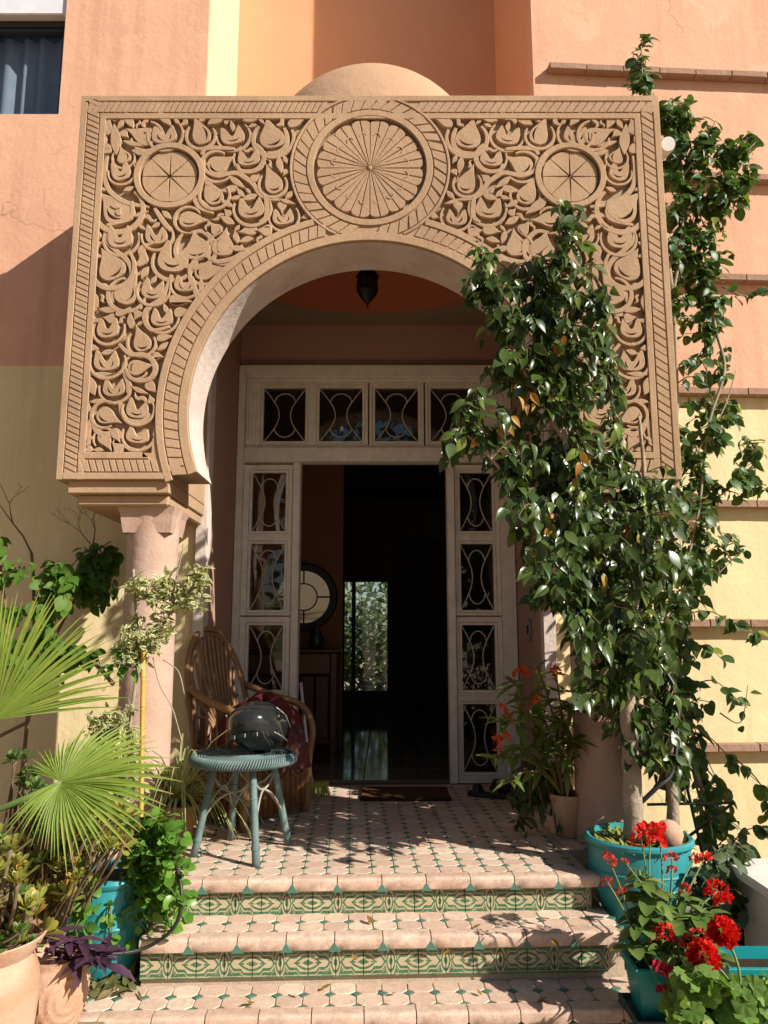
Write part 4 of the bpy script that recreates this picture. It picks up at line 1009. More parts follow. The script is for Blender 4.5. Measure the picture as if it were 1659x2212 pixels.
for i in range(6): x = cx0 + .08 + i * (cx1 - cx0 - .14) / 6; MB().box((x, cyf + .02, .14), (x + .115, cyf + .035, ctop - .24), .006).build('door_board', C['wood_red'], con)
MB().box((cx0 + .03, cyf + .03, .1), (cx1 - .03, cyb - .03, .14), .004).build('shelf', C['wood_red'], con)
mc = P(655, 1289, 7.42); mir = thing('round_mirror', (mc.x, 7.46, mc.z), 'round dark framed mirror on the hall wall above the console', 'mirror')
mm, nt, b_, _ = nodes('mirror glass'); b_.inputs['Metallic'].default_value = 1; b_.inputs['Roughness'].default_value = .03; b_.inputs['Base Color'].default_value = (.2, .2, .17, 1)
FM = FRONT(7.47, mc.x) @ Matrix.Translation((0, mc.z, 0)) @ Matrix.Rotation(R(4), 4, 'X') @ Matrix.Rotation(R(6.5), 4, 'Y')
MB().prism(o8(.26, .26, 40), [], .03, .02, FM).build('mirror_glass', mm, mir)
mr = MB(); mr.prism(o8(.325, .325, 40), [o8(.25, .25, 40)[::-1]], .06, .0, FM, .012).build('frame', C['iron'], mir)
gl = MB(); gl.prism(o8(.135, .135, 32), [o8(.122, .122, 32)[::-1]], .045, .03, FM)
for k in range(4): a = k * math.pi / 2; gl.tube([FM @ Vector((.128 * math.cos(a), .128 * math.sin(a), .038)), FM @ Vector((.26 * math.cos(a), .26 * math.sin(a), .038))], .008, 5)
gl.build('mirror_bars', C['iron'], mir)
v = MB(); vx = Vector((-.62, 7.2, ctop)); v.lathe([(.05, .001), (.07, .05), (.06, .12), (.03, .17), (.035, .2)], vx, 20); tag(v.build('vase', plain('dark vase', (.05, .03, .05), .3), None, True), 'small dark vase standing on the hall console', 'vase')
# ================================================================== plants
def leaf_t(prof, w, fold=.2, curl=.25, wave=0.0):
    """leaf along +Y of length 1, from (y, half width) stations; tip curls down"""
    vs, fs, rim = [], [], []
    for i, (y, h) in enumerate(prof):
        z = -curl * y * y; q = h * w / 2
        vs += [(-q, y, z + fold * q + wave * math.sin(y * 9)), (0, y, z), (q, y, z + fold * q - wave * math.sin(y * 9 + 1))]; rim += [1, 0, 1]
    for i in range(len(prof) - 1):
        a = i * 3; fs += [(a, a + 1, a + 4, a + 3), (a + 1, a + 2, a + 5, a + 4)]
    return vs, fs, rim
OV = [(0, .05), (.1, .5), (.3, .97), (.52, .95), (.75, .55), (.9, .18), (1, 0)]
RO_ = [(0, .1), (.12, .62), (.35, 1), (.65, 1), (.88, .62), (1, .15)]
LA = [(0, .25), (.15, .7), (.4, 1), (.7, .7), (.9, .25), (1, 0)]
SP = [(0, .28), (.3, .45), (.6, .9), (.8, 1), (.94, .6), (1, .08)]
class Leaves:
    def __init__(s, mat, tmpls, size, levels=5):
        s.mat, s.t, s.size, s.pl, s.levels = mat, tmpls, size, [], levels
        s.cache = {}
    def add(s, p, tip, nrm, k=1.0, tint=None):
        s.pl.append((frame(p, tip, nrm, s.size * k), rnd.randrange(len(s.t)), rnd.random() if tint is None else tint))
    def build(s, root, n_single, name='leaf', rest='leaves'):
        order = sorted(s.pl, key=lambda q: (q[0].translation - cam.location).length / q[0].to_scale()[0])
        single, many = order[:n_single], order[n_single:]
        for M, k, t in single:
            lv = int(t * s.levels) / s.levels + .5 / s.levels
            if (k, lv) not in s.cache:
                vs, fs, rim = s.t[k]; s.cache[k, lv] = MB().mesh(vs, fs, lv, None, rim).data(name, s.mat, True)
            place(name, s.cache[k, lv], root, M)
        if many:
            b = MB()
            for M, k, t in many: vs, fs, rim = s.t[k]; b.mesh(vs, fs, t, M, rim)
            b.build(rest, s.mat, root, True, kind='stuff')
def in_poly(poly):
    xs = [p[0] for p in poly]; ys = [p[1] for p in poly]
    while True:
        u, v = rnd.uniform(min(xs), max(xs)), rnd.uniform(min(ys), max(ys))
        if inside(u, v, poly): return u, v
def path3(pts): return [P(*p) for p in pts]
def nearest(nodes_, p):
    return min(nodes_, key=lambda n: (n - p).length + (.6 * max(0, n.z - p.z)))
def twigs(wood, lv, poly, Y, n, nodes_, per=10, reach=.32, droop=.75, out=.6, rad=.0045, spread=1.0, tint=None, lean=Vector((0, -.3, 0))):
    """leafy twigs ending inside a region of the picture, each growing from the nearest limb"""
    for _ in range(n):
        u, v = in_poly(poly); ya, yb = Y(u, v) if callable(Y) else Y
        a = P(u, v, rnd.uniform(ya, yb)); s = nearest(nodes_, a); d = s - a
        st = a + d * min(1, reach / max(.01, d.length)); m = st.lerp(a, .5) + jit(.03) + Vector((0, 0, .03))
        c = cr([st, m, a + Vector((0, 0, -.02 * droop))], 4); wood.tube(c, [rad * (1 - .6 * i / (len(c) - 1)) for i in range(len(c))], 4, cap=False)
        for k in range(per):
            t = (k + .6) / per; q = c[min(len(c) - 1, int((.15 + .85 * t) * (len(c) - 1)))] + jit(.022 * spread)
            o = Vector((rnd.gauss(0, 1), rnd.gauss(0, 1) * .8, rnd.gauss(0, .6))) * out + (a - st).normalized() * .4 + Vector((0, 0, -droop)) + lean
            nn = Vector((rnd.gauss(0, .6), -.6 + rnd.gauss(0, .6), .9 + rnd.gauss(0, .4)))
            lv.add(q, o, nn, rnd.uniform(.5, 1.25), None if tint is None else tint())

# ---- potted ficus in the big turquoise pot
pc = Vector((1.165, 3.72, 0)); PZ = -.336
ficus = thing('potted_ficus_tree', (pc.x, pc.y, PZ), 'tall glossy ficus growing in the large turquoise pot right of the steps', 'potted tree')
prof = [(.001, PZ), (.11, PZ), (.125, PZ + .02), (.165, PZ + .13), (.205, PZ + .23), (.232, PZ + .31), (.24, PZ + .335), (.247, PZ + .342), (.242, PZ + .35), (.247, PZ + .40), (.246, PZ + .405), (.252, PZ + .412), (.246, PZ + .419), (.243, PZ + .50), (.241, PZ + .52), (.253, PZ + .527), (.262, PZ + .54), (.262, PZ + .556), (.25, PZ + .565), (.236, PZ + .562), (.23, PZ + .50)]
prof = [(r * .92, PZ + (z - PZ) * .86) for r, z in prof]
MB().lathe(prof, (pc.x, pc.y, 0), 64).build('pot', C['teal'], ficus, 35)
MB().lathe([(.214, PZ + .44), (.12, PZ + .454), (.001, PZ + .456)], (pc.x, pc.y, 0), 24).build('soil', C['soil'], ficus, True)
tr = path3([(1372, 1815, 3.72), (1366, 1690, 3.72), (1360, 1560, 3.73), (1352, 1400, 3.74)])
limbs = [tr, path3([(1352, 1400, 3.74), (1290, 1200, 3.72), (1220, 950, 3.7), (1180, 700, 3.68), (1215, 480, 3.7)]),
         path3([(1352, 1400, 3.74), (1385, 1150, 3.85), (1330, 900, 3.85), (1285, 650, 3.8)]),
         path3([(1220, 950, 3.7), (1110, 760, 3.65), (1040, 560, 3.6)]), path3([(1290, 1200, 3.72), (1150, 1080, 3.6), (990, 920, 3.55)]),
         path3([(1455, 1790, 3.85), (1447, 1600, 3.85), (1425, 1350, 3.9), (1400, 1100, 3.9), (1380, 900, 3.9)]), path3([(1352, 1400, 3.74), (1250, 1330, 3.6), (1190, 1290, 3.6)])]
rads = [(.048, .036), (.028, .006), (.026, .006), (.016, .005), (.014, .005), (.03, .008), (.012, .004)]
wd = MB(); nodes_f = []
for i, (l, (r0, r1)) in enumerate(zip(limbs, rads)):
    c = cr(l, 6); n = len(c); nodes_f += c
    rr = [(r0 + (r1 - r0) * k / (n - 1)) * (1 + .06 * math.sin(k * 1.7)) for k in range(n)]
    MB().tube([p + (jit(.004) if 0 < k < n - 1 else Vector()) for k, p in enumerate(c)], rr, 12).build('trunk' if i in (0, 5) else 'limb', C['bark'], ficus, True)
C['ficus'] = leafy('ficus leaf', (.034, .066, .015), (.085, .13, .028), .3, .2, .42, (.19, .26, .045))
fl_t = [leaf_t(OV, .52, .25, .22), leaf_t(OV, .46, .45, .35), leaf_t(OV, .56, .1, .12), leaf_t(OV, .5, .35, .5, .012)]
fic = Leaves(C['ficus'], fl_t, .08)
crown = [(1030, 510), (1060, 500), (1075, 560), (1110, 590), (1140, 590), (1165, 530), (1195, 510), (1205, 445), (1235, 428), (1262, 470), (1290, 545), (1310, 620), (1330, 700), (1340, 780), (1350, 840), (1310, 880), (1330, 960), (1340, 1010), (1400, 1020), (1450, 1010), (1490, 1080), (1500, 1200), (1490, 1300), (1460, 1420), (1430, 1490), (1400, 1500), (1350, 1480), (1290, 1520), (1245, 1510), (1225, 1440), (1235, 1390), (1190, 1340), (1130, 1280), (1140, 1240), (1085, 1150), (1080, 1010), (1040, 1000), (1010, 985), (955, 985), (945, 920), (975, 850), (1020, 840), (1045, 760), (1035, 690), (1005, 640), (985, 560)]
def fy_(u, v): return (3.5, 3.93) if v < 1060 else (3.2, 4.1)
twigs(wd, fic, crown, fy_, 440, nodes_f, per=9, droop=1.0)
for poly, n in (([(1010, 540), (1080, 520), (1130, 640), (1300, 640), (1320, 760), (1230, 900), (1060, 820), (1050, 690)], 70), ([(1100, 1000), (1330, 1000), (1470, 1060), (1470, 1250), (1250, 1320), (1120, 1200)], 120), ([(1240, 1320), (1440, 1320), (1420, 1470), (1260, 1490)], 80)):
    twigs(wd, fic, poly, fy_, n, nodes_f, per=9, droop=1.0)
for poly, n in (([(1405, 1480), (1480, 1450), (1500, 1640), (1480, 1720), (1415, 1640)], 40), ([(1392, 1500), (1450, 1480), (1455, 1640), (1400, 1690)], 46), ([(1250, 1480), (1330, 1480), (1320, 1560), (1290, 1580)], 16)):
    twigs(wd, fic, poly, (3.88, 4.3), n, nodes_f, per=7, droop=.9)
twigs(wd, fic, [(1398, 1500), (1470, 1470), (1480, 1640), (1450, 1690), (1405, 1600)], (3.6, 3.78), 34, nodes_f, per=7, droop=.9)
wd.build('branches', C['twig'], ficus, True, kind='stuff')
fic.build(ficus, 270)
old = Leaves(leafy('yellowing leaf', (.40, .16, .03), (.42, .30, .05), .5, .25, .3), fl_t, .075)
for u, v, n in ((1140, 860, 5), (1095, 905, 3), (1180, 1120, 4), (1060, 930, 2), (1250, 1000, 3), (1300, 1250, 4), (1210, 720, 2), (1160, 1180, 3), (1380, 1150, 3)):
    for _ in range(n): old.add(P(u + rnd.gauss(0, 16), v + rnd.gauss(0, 16), rnd.uniform(3.4, 3.6)), (rnd.gauss(0, .6), -.3, -.8), (rnd.gauss(0, .5), -.7, .7), rnd.uniform(.6, 1.1))
old.build(ficus, 30, 'yellowing_leaf')
gc = Leaves(leafy('pot ground cover', (.30, .28, .06), (.16, .24, .04), .6, .3), [leaf_t(LA, .3, .2, .3)], .05)
for _ in range(420):
    a, r_ = rnd.uniform(0, 6.28), .205 * math.sqrt(rnd.random()); p = Vector((pc.x + r_ * math.cos(a), pc.y + r_ * math.sin(a), PZ + .452))
    gc.add(p, (math.cos(a) * .8 + rnd.gauss(0, .5), math.sin(a) * .8 + rnd.gauss(0, .5), rnd.uniform(.1, 1)), (0, -.3, 1), rnd.uniform(.6, 1.3), min(1, max(0, rnd.gauss(.35 if a > 2 else .7, .2))))
gc.build(ficus, 60, 'ground_cover_leaf', 'ground_cover')
tb = P(1443, 1762, 3.62); tb.z = PZ + .51
MB().lathe([(.001, -.06), (.03, -.055), (.05, -.035), (.06, 0), (.052, .032), (.03, .054), (.012, .06), (.001, .06)], tb, 28).v
tbo = MB(); tbo.lathe([(.001, -.062), (.03, -.055), (.052, -.035), (.062, 0), (.054, .032), (.032, .054), (.012, .061), (.001, .062)], tb, 28)
tag(tbo.build('clay_ball', C['terracotta'], None, True), 'round clay watering bulb lying in the large turquoise pot', 'clay ball')
pipe = cr(path3([(1380, 1738, 3.7), (1420, 1700, 3.68), (1452, 1668, 3.7), (1463, 1580, 3.75), (1462, 1500, 3.8), (1430, 1440, 3.85), (1400, 1400, 3.9)]), 5)
ps = thing('plant_support', P(1500, 1790, 4.0), 'thin black metal support rods leaning behind the turquoise pot and creeper', 'plant support')
for a_, b_2 in (((1398, 1738), (1585, 1734)), ((1585, 1734), (1490, 1805)), ((1470, 1640), (1530, 1900))):
    MB().tube([P(*a_, 4.0), P(*b_2, 3.95)], .0075, 6).build('rod', C['rubber'], ps, True)
tag(MB().tube(pipe, .011, 8).build('irrigation_pipe', C['rubber'], None, True), 'black pipe bent up through the ficus behind the turquoise pot', 'pipe')

# ---- climber on the right wall
climber = thing('climbing_creeper', P(1500, 1900, 4.5), 'sprawling green creeper climbing the wall right of the portico with bare grey stems', 'creeper')
cw = MB(); cn = []
C['creeper'] = leafy('creeper leaf', (.04, .09, .026), (.09, .155, .04), .42, .26, .3, (.2, .24, .04))
cl = Leaves(C['creeper'], [leaf_t(OV, .62, .3, .3), leaf_t(OV, .55, .5, .5), leaf_t(RO_, .75, .2, .25)], .07)
stems = [([(1425, 430, 4.3), (1437, 520, 4.35), (1452, 640, 4.4), (1460, 780, 4.45), (1462, 900, 4.45), (1455, 1010, 4.4)], .017), ([(1440, 700, 4.4), (1470, 540, 4.45), (1475, 380, 4.5), (1450, 280, 4.5), (1395, 200, 4.45), (1385, 100, 4.45)], .009),
         ([(1530, 640, 4.5), (1548, 720, 4.5), (1565, 800, 4.5), (1535, 900, 4.5), (1522, 980, 4.5), (1510, 1100, 4.45), (1480, 1250, 4.4), (1470, 1450, 4.4)], .011), ([(1470, 540, 4.45), (1520, 640, 4.5), (1530, 740, 4.5), (1524, 830, 4.5)], .008),
         ([(1470, 1450, 4.4), (1480, 1600, 4.3), (1520, 1720, 4.2), (1540, 1850, 4.1), (1545, 1940, 4.1)], .013), ([(1475, 1580, 4.3), (1500, 1680, 4.25), (1525, 1790, 4.2), (1535, 1920, 4.15)], .008),
         ([(1475, 380, 4.5), (1530, 320, 4.5), (1590, 340, 4.55), (1630, 310, 4.55)], .007), ([(1475, 420, 4.5), (1540, 430, 4.5), (1600, 420, 4.55)], .006), ([(1500, 1100, 4.45), (1570, 1060, 4.5), (1640, 990, 4.5)], .006),
         ([(1490, 1000, 4.45), (1560, 890, 4.5), (1590, 800, 4.5)], .006), ([(1475, 1300, 4.4), (1540, 1250, 4.45), (1600, 1190, 4.5)], .004)]
for pts, r_ in stems:
    c = cr(path3(pts), 5); cn += c; cw.tube(c, [r_ * (1 - .5 * i / (len(c) - 1)) for i in range(len(c))], 7)
cw.build('stem', C['twig_pale'], climber, True, kind='stuff'); cw = MB()
yc = (4.35, 4.75)
twigs(cw, cl, [(1345, 150), (1375, 85), (1405, 85), (1395, 145), (1430, 165), (1440, 210), (1365, 215)], (4.4, 4.6), 16, cn, per=8, droop=.3)
twigs(cw, cl, [(1410, 215), (1455, 240), (1480, 195), (1495, 255), (1530, 215), (1550, 260), (1530, 300), (1600, 300), (1640, 290), (1625, 370), (1600, 400), (1600, 470), (1565, 480), (1590, 560), (1555, 620), (1580, 680), (1560, 720), (1450, 720), (1430, 600), (1440, 440), (1418, 340)], yc, 215, cn, per=10, droop=.5)
twigs(cw, cl, [(1500, 700), (1560, 740), (1590, 790), (1560, 850), (1600, 890), (1645, 980), (1640, 1050), (1580, 1110), (1560, 1180), (1480, 1210), (1440, 1090), (1400, 1000), (1450, 960), (1490, 860)], yc, 105, cn, per=8, droop=.6)
twigs(cw, cl, [(1440, 1180), (1560, 1180), (1520, 1300), (1500, 1420), (1540, 1520), (1500, 1640), (1430, 1640), (1420, 1400)], (4.0, 4.6), 60, cn, per=8, droop=.7)
twigs(cw, cl, [(1490, 1600), (1560, 1650), (1600, 1760), (1659, 1780), (1640, 1900), (1560, 1930), (1500, 1800)], (3.9, 4.5), 30, cn, per=6, droop=.6)
for pts, n in (([(1470, 1250, 4.4), (1530, 1230, 4.5), (1580, 1200, 4.5), (1605, 1185, 4.5)], 14), ([(1470, 1330, 4.4), (1530, 1320, 4.5), (1590, 1350, 4.5), (1632, 1370, 4.5)], 26), ([(1480, 1400, 4.4), (1530, 1400, 4.5), (1565, 1430, 4.5)], 14),
               ([(1490, 1480, 4.4), (1540, 1470, 4.5), (1580, 1500, 4.5), (1615, 1530, 4.5)], 10), ([(1480, 1560, 4.3), (1530, 1590, 4.4), (1580, 1640, 4.4), (1650, 1700, 4.4)], 18), ([(1540, 1900, 4.1), (1600, 1800, 4.2), (1659, 1790, 4.2)], 12),
               ([(1560, 620, 4.5), (1610, 640, 4.5), (1659, 620, 4.5)], 16), ([(1590, 1000, 4.5), (1630, 1040, 4.5), (1659, 1060, 4.5)], 12), ([(1590, 1640, 4.3), (1640, 1690, 4.3), (1665, 1760, 4.3)], 8), ([(1480, 1500, 4.2), (1510, 1600, 4.2), (1575, 1740, 4.2)], 8),
               ([(1490, 1620, 4.2), (1550, 1690, 4.2), (1580, 1740, 4.2), (1555, 1830, 4.2)], 3), ([(1555, 1540, 4.5), (1600, 1560, 4.5), (1615, 1480, 4.5)], 3)):
    c = cr(path3(pts), 6); cw.tube(c, [.0045 * (1 - .6 * i / (len(c) - 1)) for i in range(len(c))], 5)
    for k in range(n):
        q = c[rnd.randrange(2, len(c))]; cl.add(q + jit(.02), (rnd.gauss(0, .7), rnd.gauss(-.2, .5), rnd.gauss(-.5, .4)), (rnd.gauss(0, .5), -.7, .7), rnd.uniform(.7, 1.25))
cw.build('twigs', C['twig'], climber, True, kind='stuff'); cl.build(climber, 280)

# ---- crown of thorns and orange flowers beside the door
ep = Vector((.985, 4.31, 0)); eu = thing('potted_euphorbia', ep, 'straggly plant with orange flowers in a terracotta pot on the landing', 'potted plant')
MB().lathe([(.001, .002), (.062, .002), (.07, .012), (.088, .14), (.094, .19), (.102, .19), (.103, .215), (.092, .218), (.086, .17)], ep, 36).build('pot', C['terracotta'], eu, 40)
MB().lathe([(.09, .185), (.001, .19)], ep, 16).build('soil', C['soil'], eu)
ew = MB(); el = Leaves(leafy('euphorbia leaf', (.09, .15, .03), (.19, .22, .05), .4, .3, .4, (.35, .24, .03)), [leaf_t(LA, .26, .3, .5), leaf_t(LA, .3, .2, .3)], .125)
fw = []
for i, (u, v, Y) in enumerate([(1100, 1470, 3.95), (1200, 1450, 4.05), (1085, 1560, 3.9), (1075, 1640, 3.9), (1150, 1520, 4.1), (1180, 1600, 4.15), (1230, 1520, 4.15), (1120, 1620, 4.0), (1240, 1600, 4.1), (1160, 1440, 4.1), (1210, 1560, 4.05), (1130, 1540, 4.05), (1100, 1690, 3.9), (1220, 1640, 4.0)]):
    e_ = P(u, v, Y); c = cr([ep + Vector((rnd.uniform(-.04, .04), rnd.uniform(-.04, .04), .18)), ep.lerp(e_, .45) + Vector((0, 0, .18)) + jit(.03), ep.lerp(e_, .8) + Vector((0, 0, .1)), e_], 5); n = len(c)
    ew.tube(c, [.0085 * (1 - .6 * k / (n - 1)) for k in range(n)], 6)
    for k in range(rnd.randint(15, 22)):
        q = c[rnd.randrange(n // 3, n)]; el.add(q, (rnd.gauss(0, 1), rnd.gauss(-.2, .8), rnd.gauss(.1, .5)), (0, -.4, 1), rnd.uniform(.5, 1.1))
    fw.append((u, v, e_))
ew.build('stem', C['twig'], eu, True, kind='stuff'); el.build(eu, 120)
C['orange'] = leafy('orange petal', (.55, .06, .015), (.62, .12, .02), .6, .3, .2); C['red'] = leafy('red petal', (.62, .012, .012), (.70, .03, .025), .6, .25, .2)
C['dullred'] = leafy('coral petal', (.50, .03, .03), (.6, .09, .07), .6, .25, .2); C['crimson'] = leafy('crimson petal', (.35, .012, .04), (.45, .03, .06), .6, .25, .2)
def head(n, r, pet, flat=.6, prof=RO_, w=.8):
    """flower head: n petals round a small dome"""
    b = MB(); tv, tf, _ = leaf_t(prof, w, .3, .2)
    for i in range(n):
        z = 1 - (i + .5) / n * (1.5 if flat > .8 else 1.0); a = i * 2.39996; s = math.sqrt(max(0, 1 - z * z)); d = Vector((s * math.cos(a), s * math.sin(a), z * flat))
        b.mesh(tv, tf, rnd.random(), frame(d * r * rnd.uniform(.45, .7), d + jit(.5), d.cross(Vector((0, 0, 1))) + jit(.6), pet * rnd.uniform(.75, 1.2)))
    return b
hd_o = [head(14, .024, .022).data('flower', C['orange'], True) for _ in range(3)]
for u, v in ((1118, 1455), (1132, 1450), (1200, 1450), (1085, 1532), (1096, 1550), (1072, 1600), (1090, 1590), (1078, 1625), (1160, 1510)):
    place('flower', rnd.choice(hd_o), eu, Matrix.Translation(P(u, v, 3.93)) @ Matrix.Rotation(rnd.uniform(0, 6), 4, 'Z') @ Matrix.Rotation(R(50), 4, 'X'))
# dark trailing foliage behind that pot
tp = Vector((.86, 4.40, 0)); tf_ = thing('trailing_fern', tp, 'dark trailing foliage on the landing behind the terracotta pot', 'plant')
dl = Leaves(leafy('dark trailing leaf', (.03, .06, .015), (.07, .08, .02), .6, .2), [leaf_t(LA, .25, .2, .5), leaf_t(OV, .4, .2, .3)], .075); dw = MB()
for _ in range(60):
    a = rnd.uniform(0, 6.28); e_ = tp + Vector((.14 * math.cos(a) - .02, .12 * math.sin(a) - .05, rnd.uniform(.0, .35))); top = tp + Vector((rnd.uniform(-.05, .05), rnd.uniform(-.05, .05), .36))
    c = cr([tp + Vector((0, 0, .02)), top, e_], 4); dw.tube(c, .0025, 4, cap=False)
    for k in range(7): dl.add(c[rnd.randrange(2, len(c))], (rnd.gauss(0, .6), rnd.gauss(-.3, .6), rnd.gauss(-.7, .4)), (0, -.7, .7), rnd.uniform(.6, 1.2))
dw.build('stem', C['twig'], tf_, True, kind='stuff'); dl.build(tf_, 60)

# ---- square turquoise planter with red flowering stems, trough and geraniums
def square_pot(root, x0, y0, x1, y1, z0, z1, flare=.02, mat=None):
    b = MB(); t = .008; lo = [(x0 + flare, y0 + flare), (x1 - flare, y0 + flare), (x1 - flare, y1 - flare), (x0 + flare, y1 - flare)]; hi = [(x0, y0), (x1, y0), (x1, y1), (x0, y1)]
    zr = z1 - .025; L = lambda q, z: [(x, y, z) for x, y in q]; grow = lambda q, g: [(x + (g if x > (x0 + x1) / 2 else -g), y + (g if y > (y0 + y1) / 2 else -g)) for x, y in q]
    rings = [L(lo, z0), L(hi, zr), L(grow(hi, .008), zr + .002), L(grow(hi, .01), z1 - .003), L(grow(hi, .007), z1), L(grow(hi, -.006), z1), L(grow(hi, -.008), z1 - .05)]
    i0 = len(b.v)
    for r_ in rings: b.pts(r_)
    for i in range(len(rings) - 1):
        for k in range(4): b.f.append((i0 + i * 4 + k, i0 + i * 4 + (k + 1) % 4, i0 + (i + 1) * 4 + (k + 1) % 4, i0 + (i + 1) * 4 + k))
    b.f.append((i0 + 3, i0 + 2, i0 + 1, i0)); b.build('pot', mat or C['teal_plastic'], root)
    s = MB(); s.poly([(x, y, z1 - .04) for x, y in grow(hi, -.007)]); s.build('soil', C['soil'], root)
kc = G(1408, 2155, PZ); kx, ky = 1.0, 3.1
kal = thing('potted_kalanchoe', (kx, ky, PZ), 'fleshy leaved plant with loose coral red flower heads in a square turquoise pot', 'potted plant')
square_pot(kal, kx - .08, ky - .08, kx + .10, ky + .09, PZ + .012, PZ + .19)
sa = MB(); sa.box((kx - .10, ky - .11, PZ + .001), (kx + .12, ky + .12, PZ + .010), .003)
for q in ((kx - .10, ky - .11, kx + .12, ky - .10), (kx - .10, ky + .11, kx + .12, ky + .12), (kx - .10, ky - .0995, kx - .09, ky + .1095), (kx + .11, ky - .0995, kx + .12, ky + .1095)): sa.box((q[0], q[1], PZ + .0102), (q[2], q[3], PZ + .03), .003)
sa.build('saucer', plain('dark saucer', (.03, .06, .06), .5), kal)
kw = MB(); kl = Leaves(leafy('fleshy leaf', (.08, .15, .03), (.20, .26, .07), .4, .2, .5, (.40, .26, .05)), [leaf_t(RO_, .55, .25, .3), leaf_t(RO_, .48, .4, .45)], .1)
kf = [head(26, .034, .016, .8).data('flower_head', C['dullred'], True) for _ in range(3)]; kfr = [head(34, .045, .018, .7).data('flower_head', C['red'], True) for _ in range(3)]; kfc = [head(26, .036, .018, .8).data('flower_head', C['crimson'], True) for _ in range(2)]
kb = Vector((kx, ky, PZ + .15))
for u, v, Y, ms, k in ((1405, 1805, 3.2, kfr, 1.5), (1385, 1812, 3.18, kfr, 1.1), (1425, 1800, 3.22, kfr, 1.1), (1315, 1858, 3.1, kf, 1.0), (1350, 1862, 3.1, kf, .5), (1312, 1905, 3.1, kf, .7), (1343, 1930, 3.1, kf, .8), (1452, 1855, 3.15, kf, .9), (1452, 1880, 3.15, kf, .7), (1480, 1920, 3.15, kf, .8),
                       (1520, 1858, 3.3, kfr, .9), (1500, 1855, 3.3, kf, .7), (1550, 1925, 3.2, kfr, 1.2), (1565, 1950, 3.2, kfr, 1.1), (1535, 1940, 3.2, kfr, .9), (1435, 2015, 3.0, kfr, 1.0), (1420, 2025, 3.0, kf, .8), (1465, 2040, 3.0, kf, .8), (1510, 2020, 3.0, kf, 1.0), (1490, 2030, 3.0, kf, .8), (1430, 2100, 2.85, kfc, 1.0), (1450, 2105, 2.85, kfc, .9), (1435, 2150, 2.83, kfc, .9)):
    e_ = P(u, v, Y); b0 = kb + Vector((rnd.uniform(-.05, .12), rnd.uniform(-.05, .05), 0)); c = cr([b0, b0.lerp(e_, .5) + Vector((rnd.uniform(-.03, .03), 0, .05)), e_], 6)
    kw.tube(c, [.0045 * (1 - .4 * i / (len(c) - 1)) for i in range(len(c))], 5)
    place('flower_head', rnd.choice(ms), kal, Matrix.Translation(e_) @ Matrix.Rotation(rnd.uniform(0, 6), 4, 'Z') @ Matrix.Rotation(R(rnd.uniform(10, 50)), 4, 'X') @ Matrix.Scale(k, 4))
for u, v, Y, n, k in ((1400, 1930, 3.1, 12, 1.15), (1400, 1965, 3.1, 12, 1.3), (1395, 1900, 3.12, 8, .8), (1385, 2000, 3.05, 10, 1.1), (1370, 2045, 3.05, 8, 1.0), (1440, 2045, 3.05, 10, 1.0), (1480, 2070, 3.0, 16, 1.0), (1500, 1980, 3.1, 12, 1.0), (1460, 1990, 3.1, 12, 1.0), (1530, 1980, 3.15, 12, .9), (1380, 1880, 3.15, 5, .6), (1540, 2060, 3.0, 10, .9), (1480, 1940, 3.15, 8, .9)):
    e_ = P(u, v, Y); b0 = kb + Vector((rnd.uniform(-.05, .08), rnd.uniform(-.05, .05), 0)); c = cr([b0, b0.lerp(e_, .5) + jit(.02), e_], 4); kw.tube(c, .006, 6)
    for i in range(n): a = i * 2.4 + rnd.uniform(-.3, .3); kl.add(e_ + Vector((0, 0, -.012 * (i // 4))) + jit(.008), (math.cos(a), math.sin(a), rnd.uniform(-.1, .6)), (0, 0, 1), k * rnd.uniform(.7, 1.1))
kw.build('stem', C['stem_green'], kal, True, kind='stuff'); kl.build(kal, 150)

gx = Vector((1.3, 2.81, -.45)); ger = thing('potted_geranium', (gx.x, gx.y, -.336), 'geranium with two full scarlet blooms in a turquoise trough', 'potted plant')
square_pot(ger, 1.02, 2.72, 1.6, 2.9, -.33, -.20, .015)
gv = [(0, 0, 0)]; gf = []; n = 22; rim = [0]
for ring, (rr, zz) in enumerate(((.55, .07), (1.0, .02))):
    for i in range(n):
        a = 2 * math.pi * i / n * .96 - math.pi / 2 + .12; q = rr * (1 + .07 * math.cos(i * math.pi * 2 / 3.1)); gv.append((q * math.cos(a), q * math.sin(a), zz + .07 * math.sin(i * 1.9) * rr)); rim.append(ring)
gf = [(0, 1 + i, 2 + i) for i in range(n - 1)] + [(1 + i, 1 + n + i, 2 + n + i, 2 + i) for i in range(n - 1)]
gl = Leaves(leafy('geranium leaf', (.10, .20, .035), (.19, .30, .07), .55, .3, .3, (.32, .34, .08)), [(gv, gf, rim)], .033); gw = MB()
for _ in range(270):
    u, v = in_poly([(1440, 2150), (1470, 2095), (1530, 2095), (1560, 2120), (1600, 2130), (1659, 2110), (1670, 2215), (1600, 2240), (1480, 2230), (1440, 2200)]); Y = rnd.uniform(2.62, 2.98); e_ = P(u, v, Y)
    b0 = Vector((max(1.05, e_.x * .6 + .5), 2.81, -.23)); gw.tube([b0, b0.lerp(e_, .6) + Vector((0, 0, .03)), e_], .0022, 4, cap=False); gl.add(e_, (rnd.gauss(0, .6), rnd.gauss(-.5, .5), rnd.gauss(0, .5)), (rnd.gauss(0, .5), -.7 + rnd.gauss(0, .3), .8), rnd.uniform(.6, 1.25))
pom = [head(280, .075, .027, .95, RO_, .9).data('bloom', C['red'], True) for _ in range(2)]
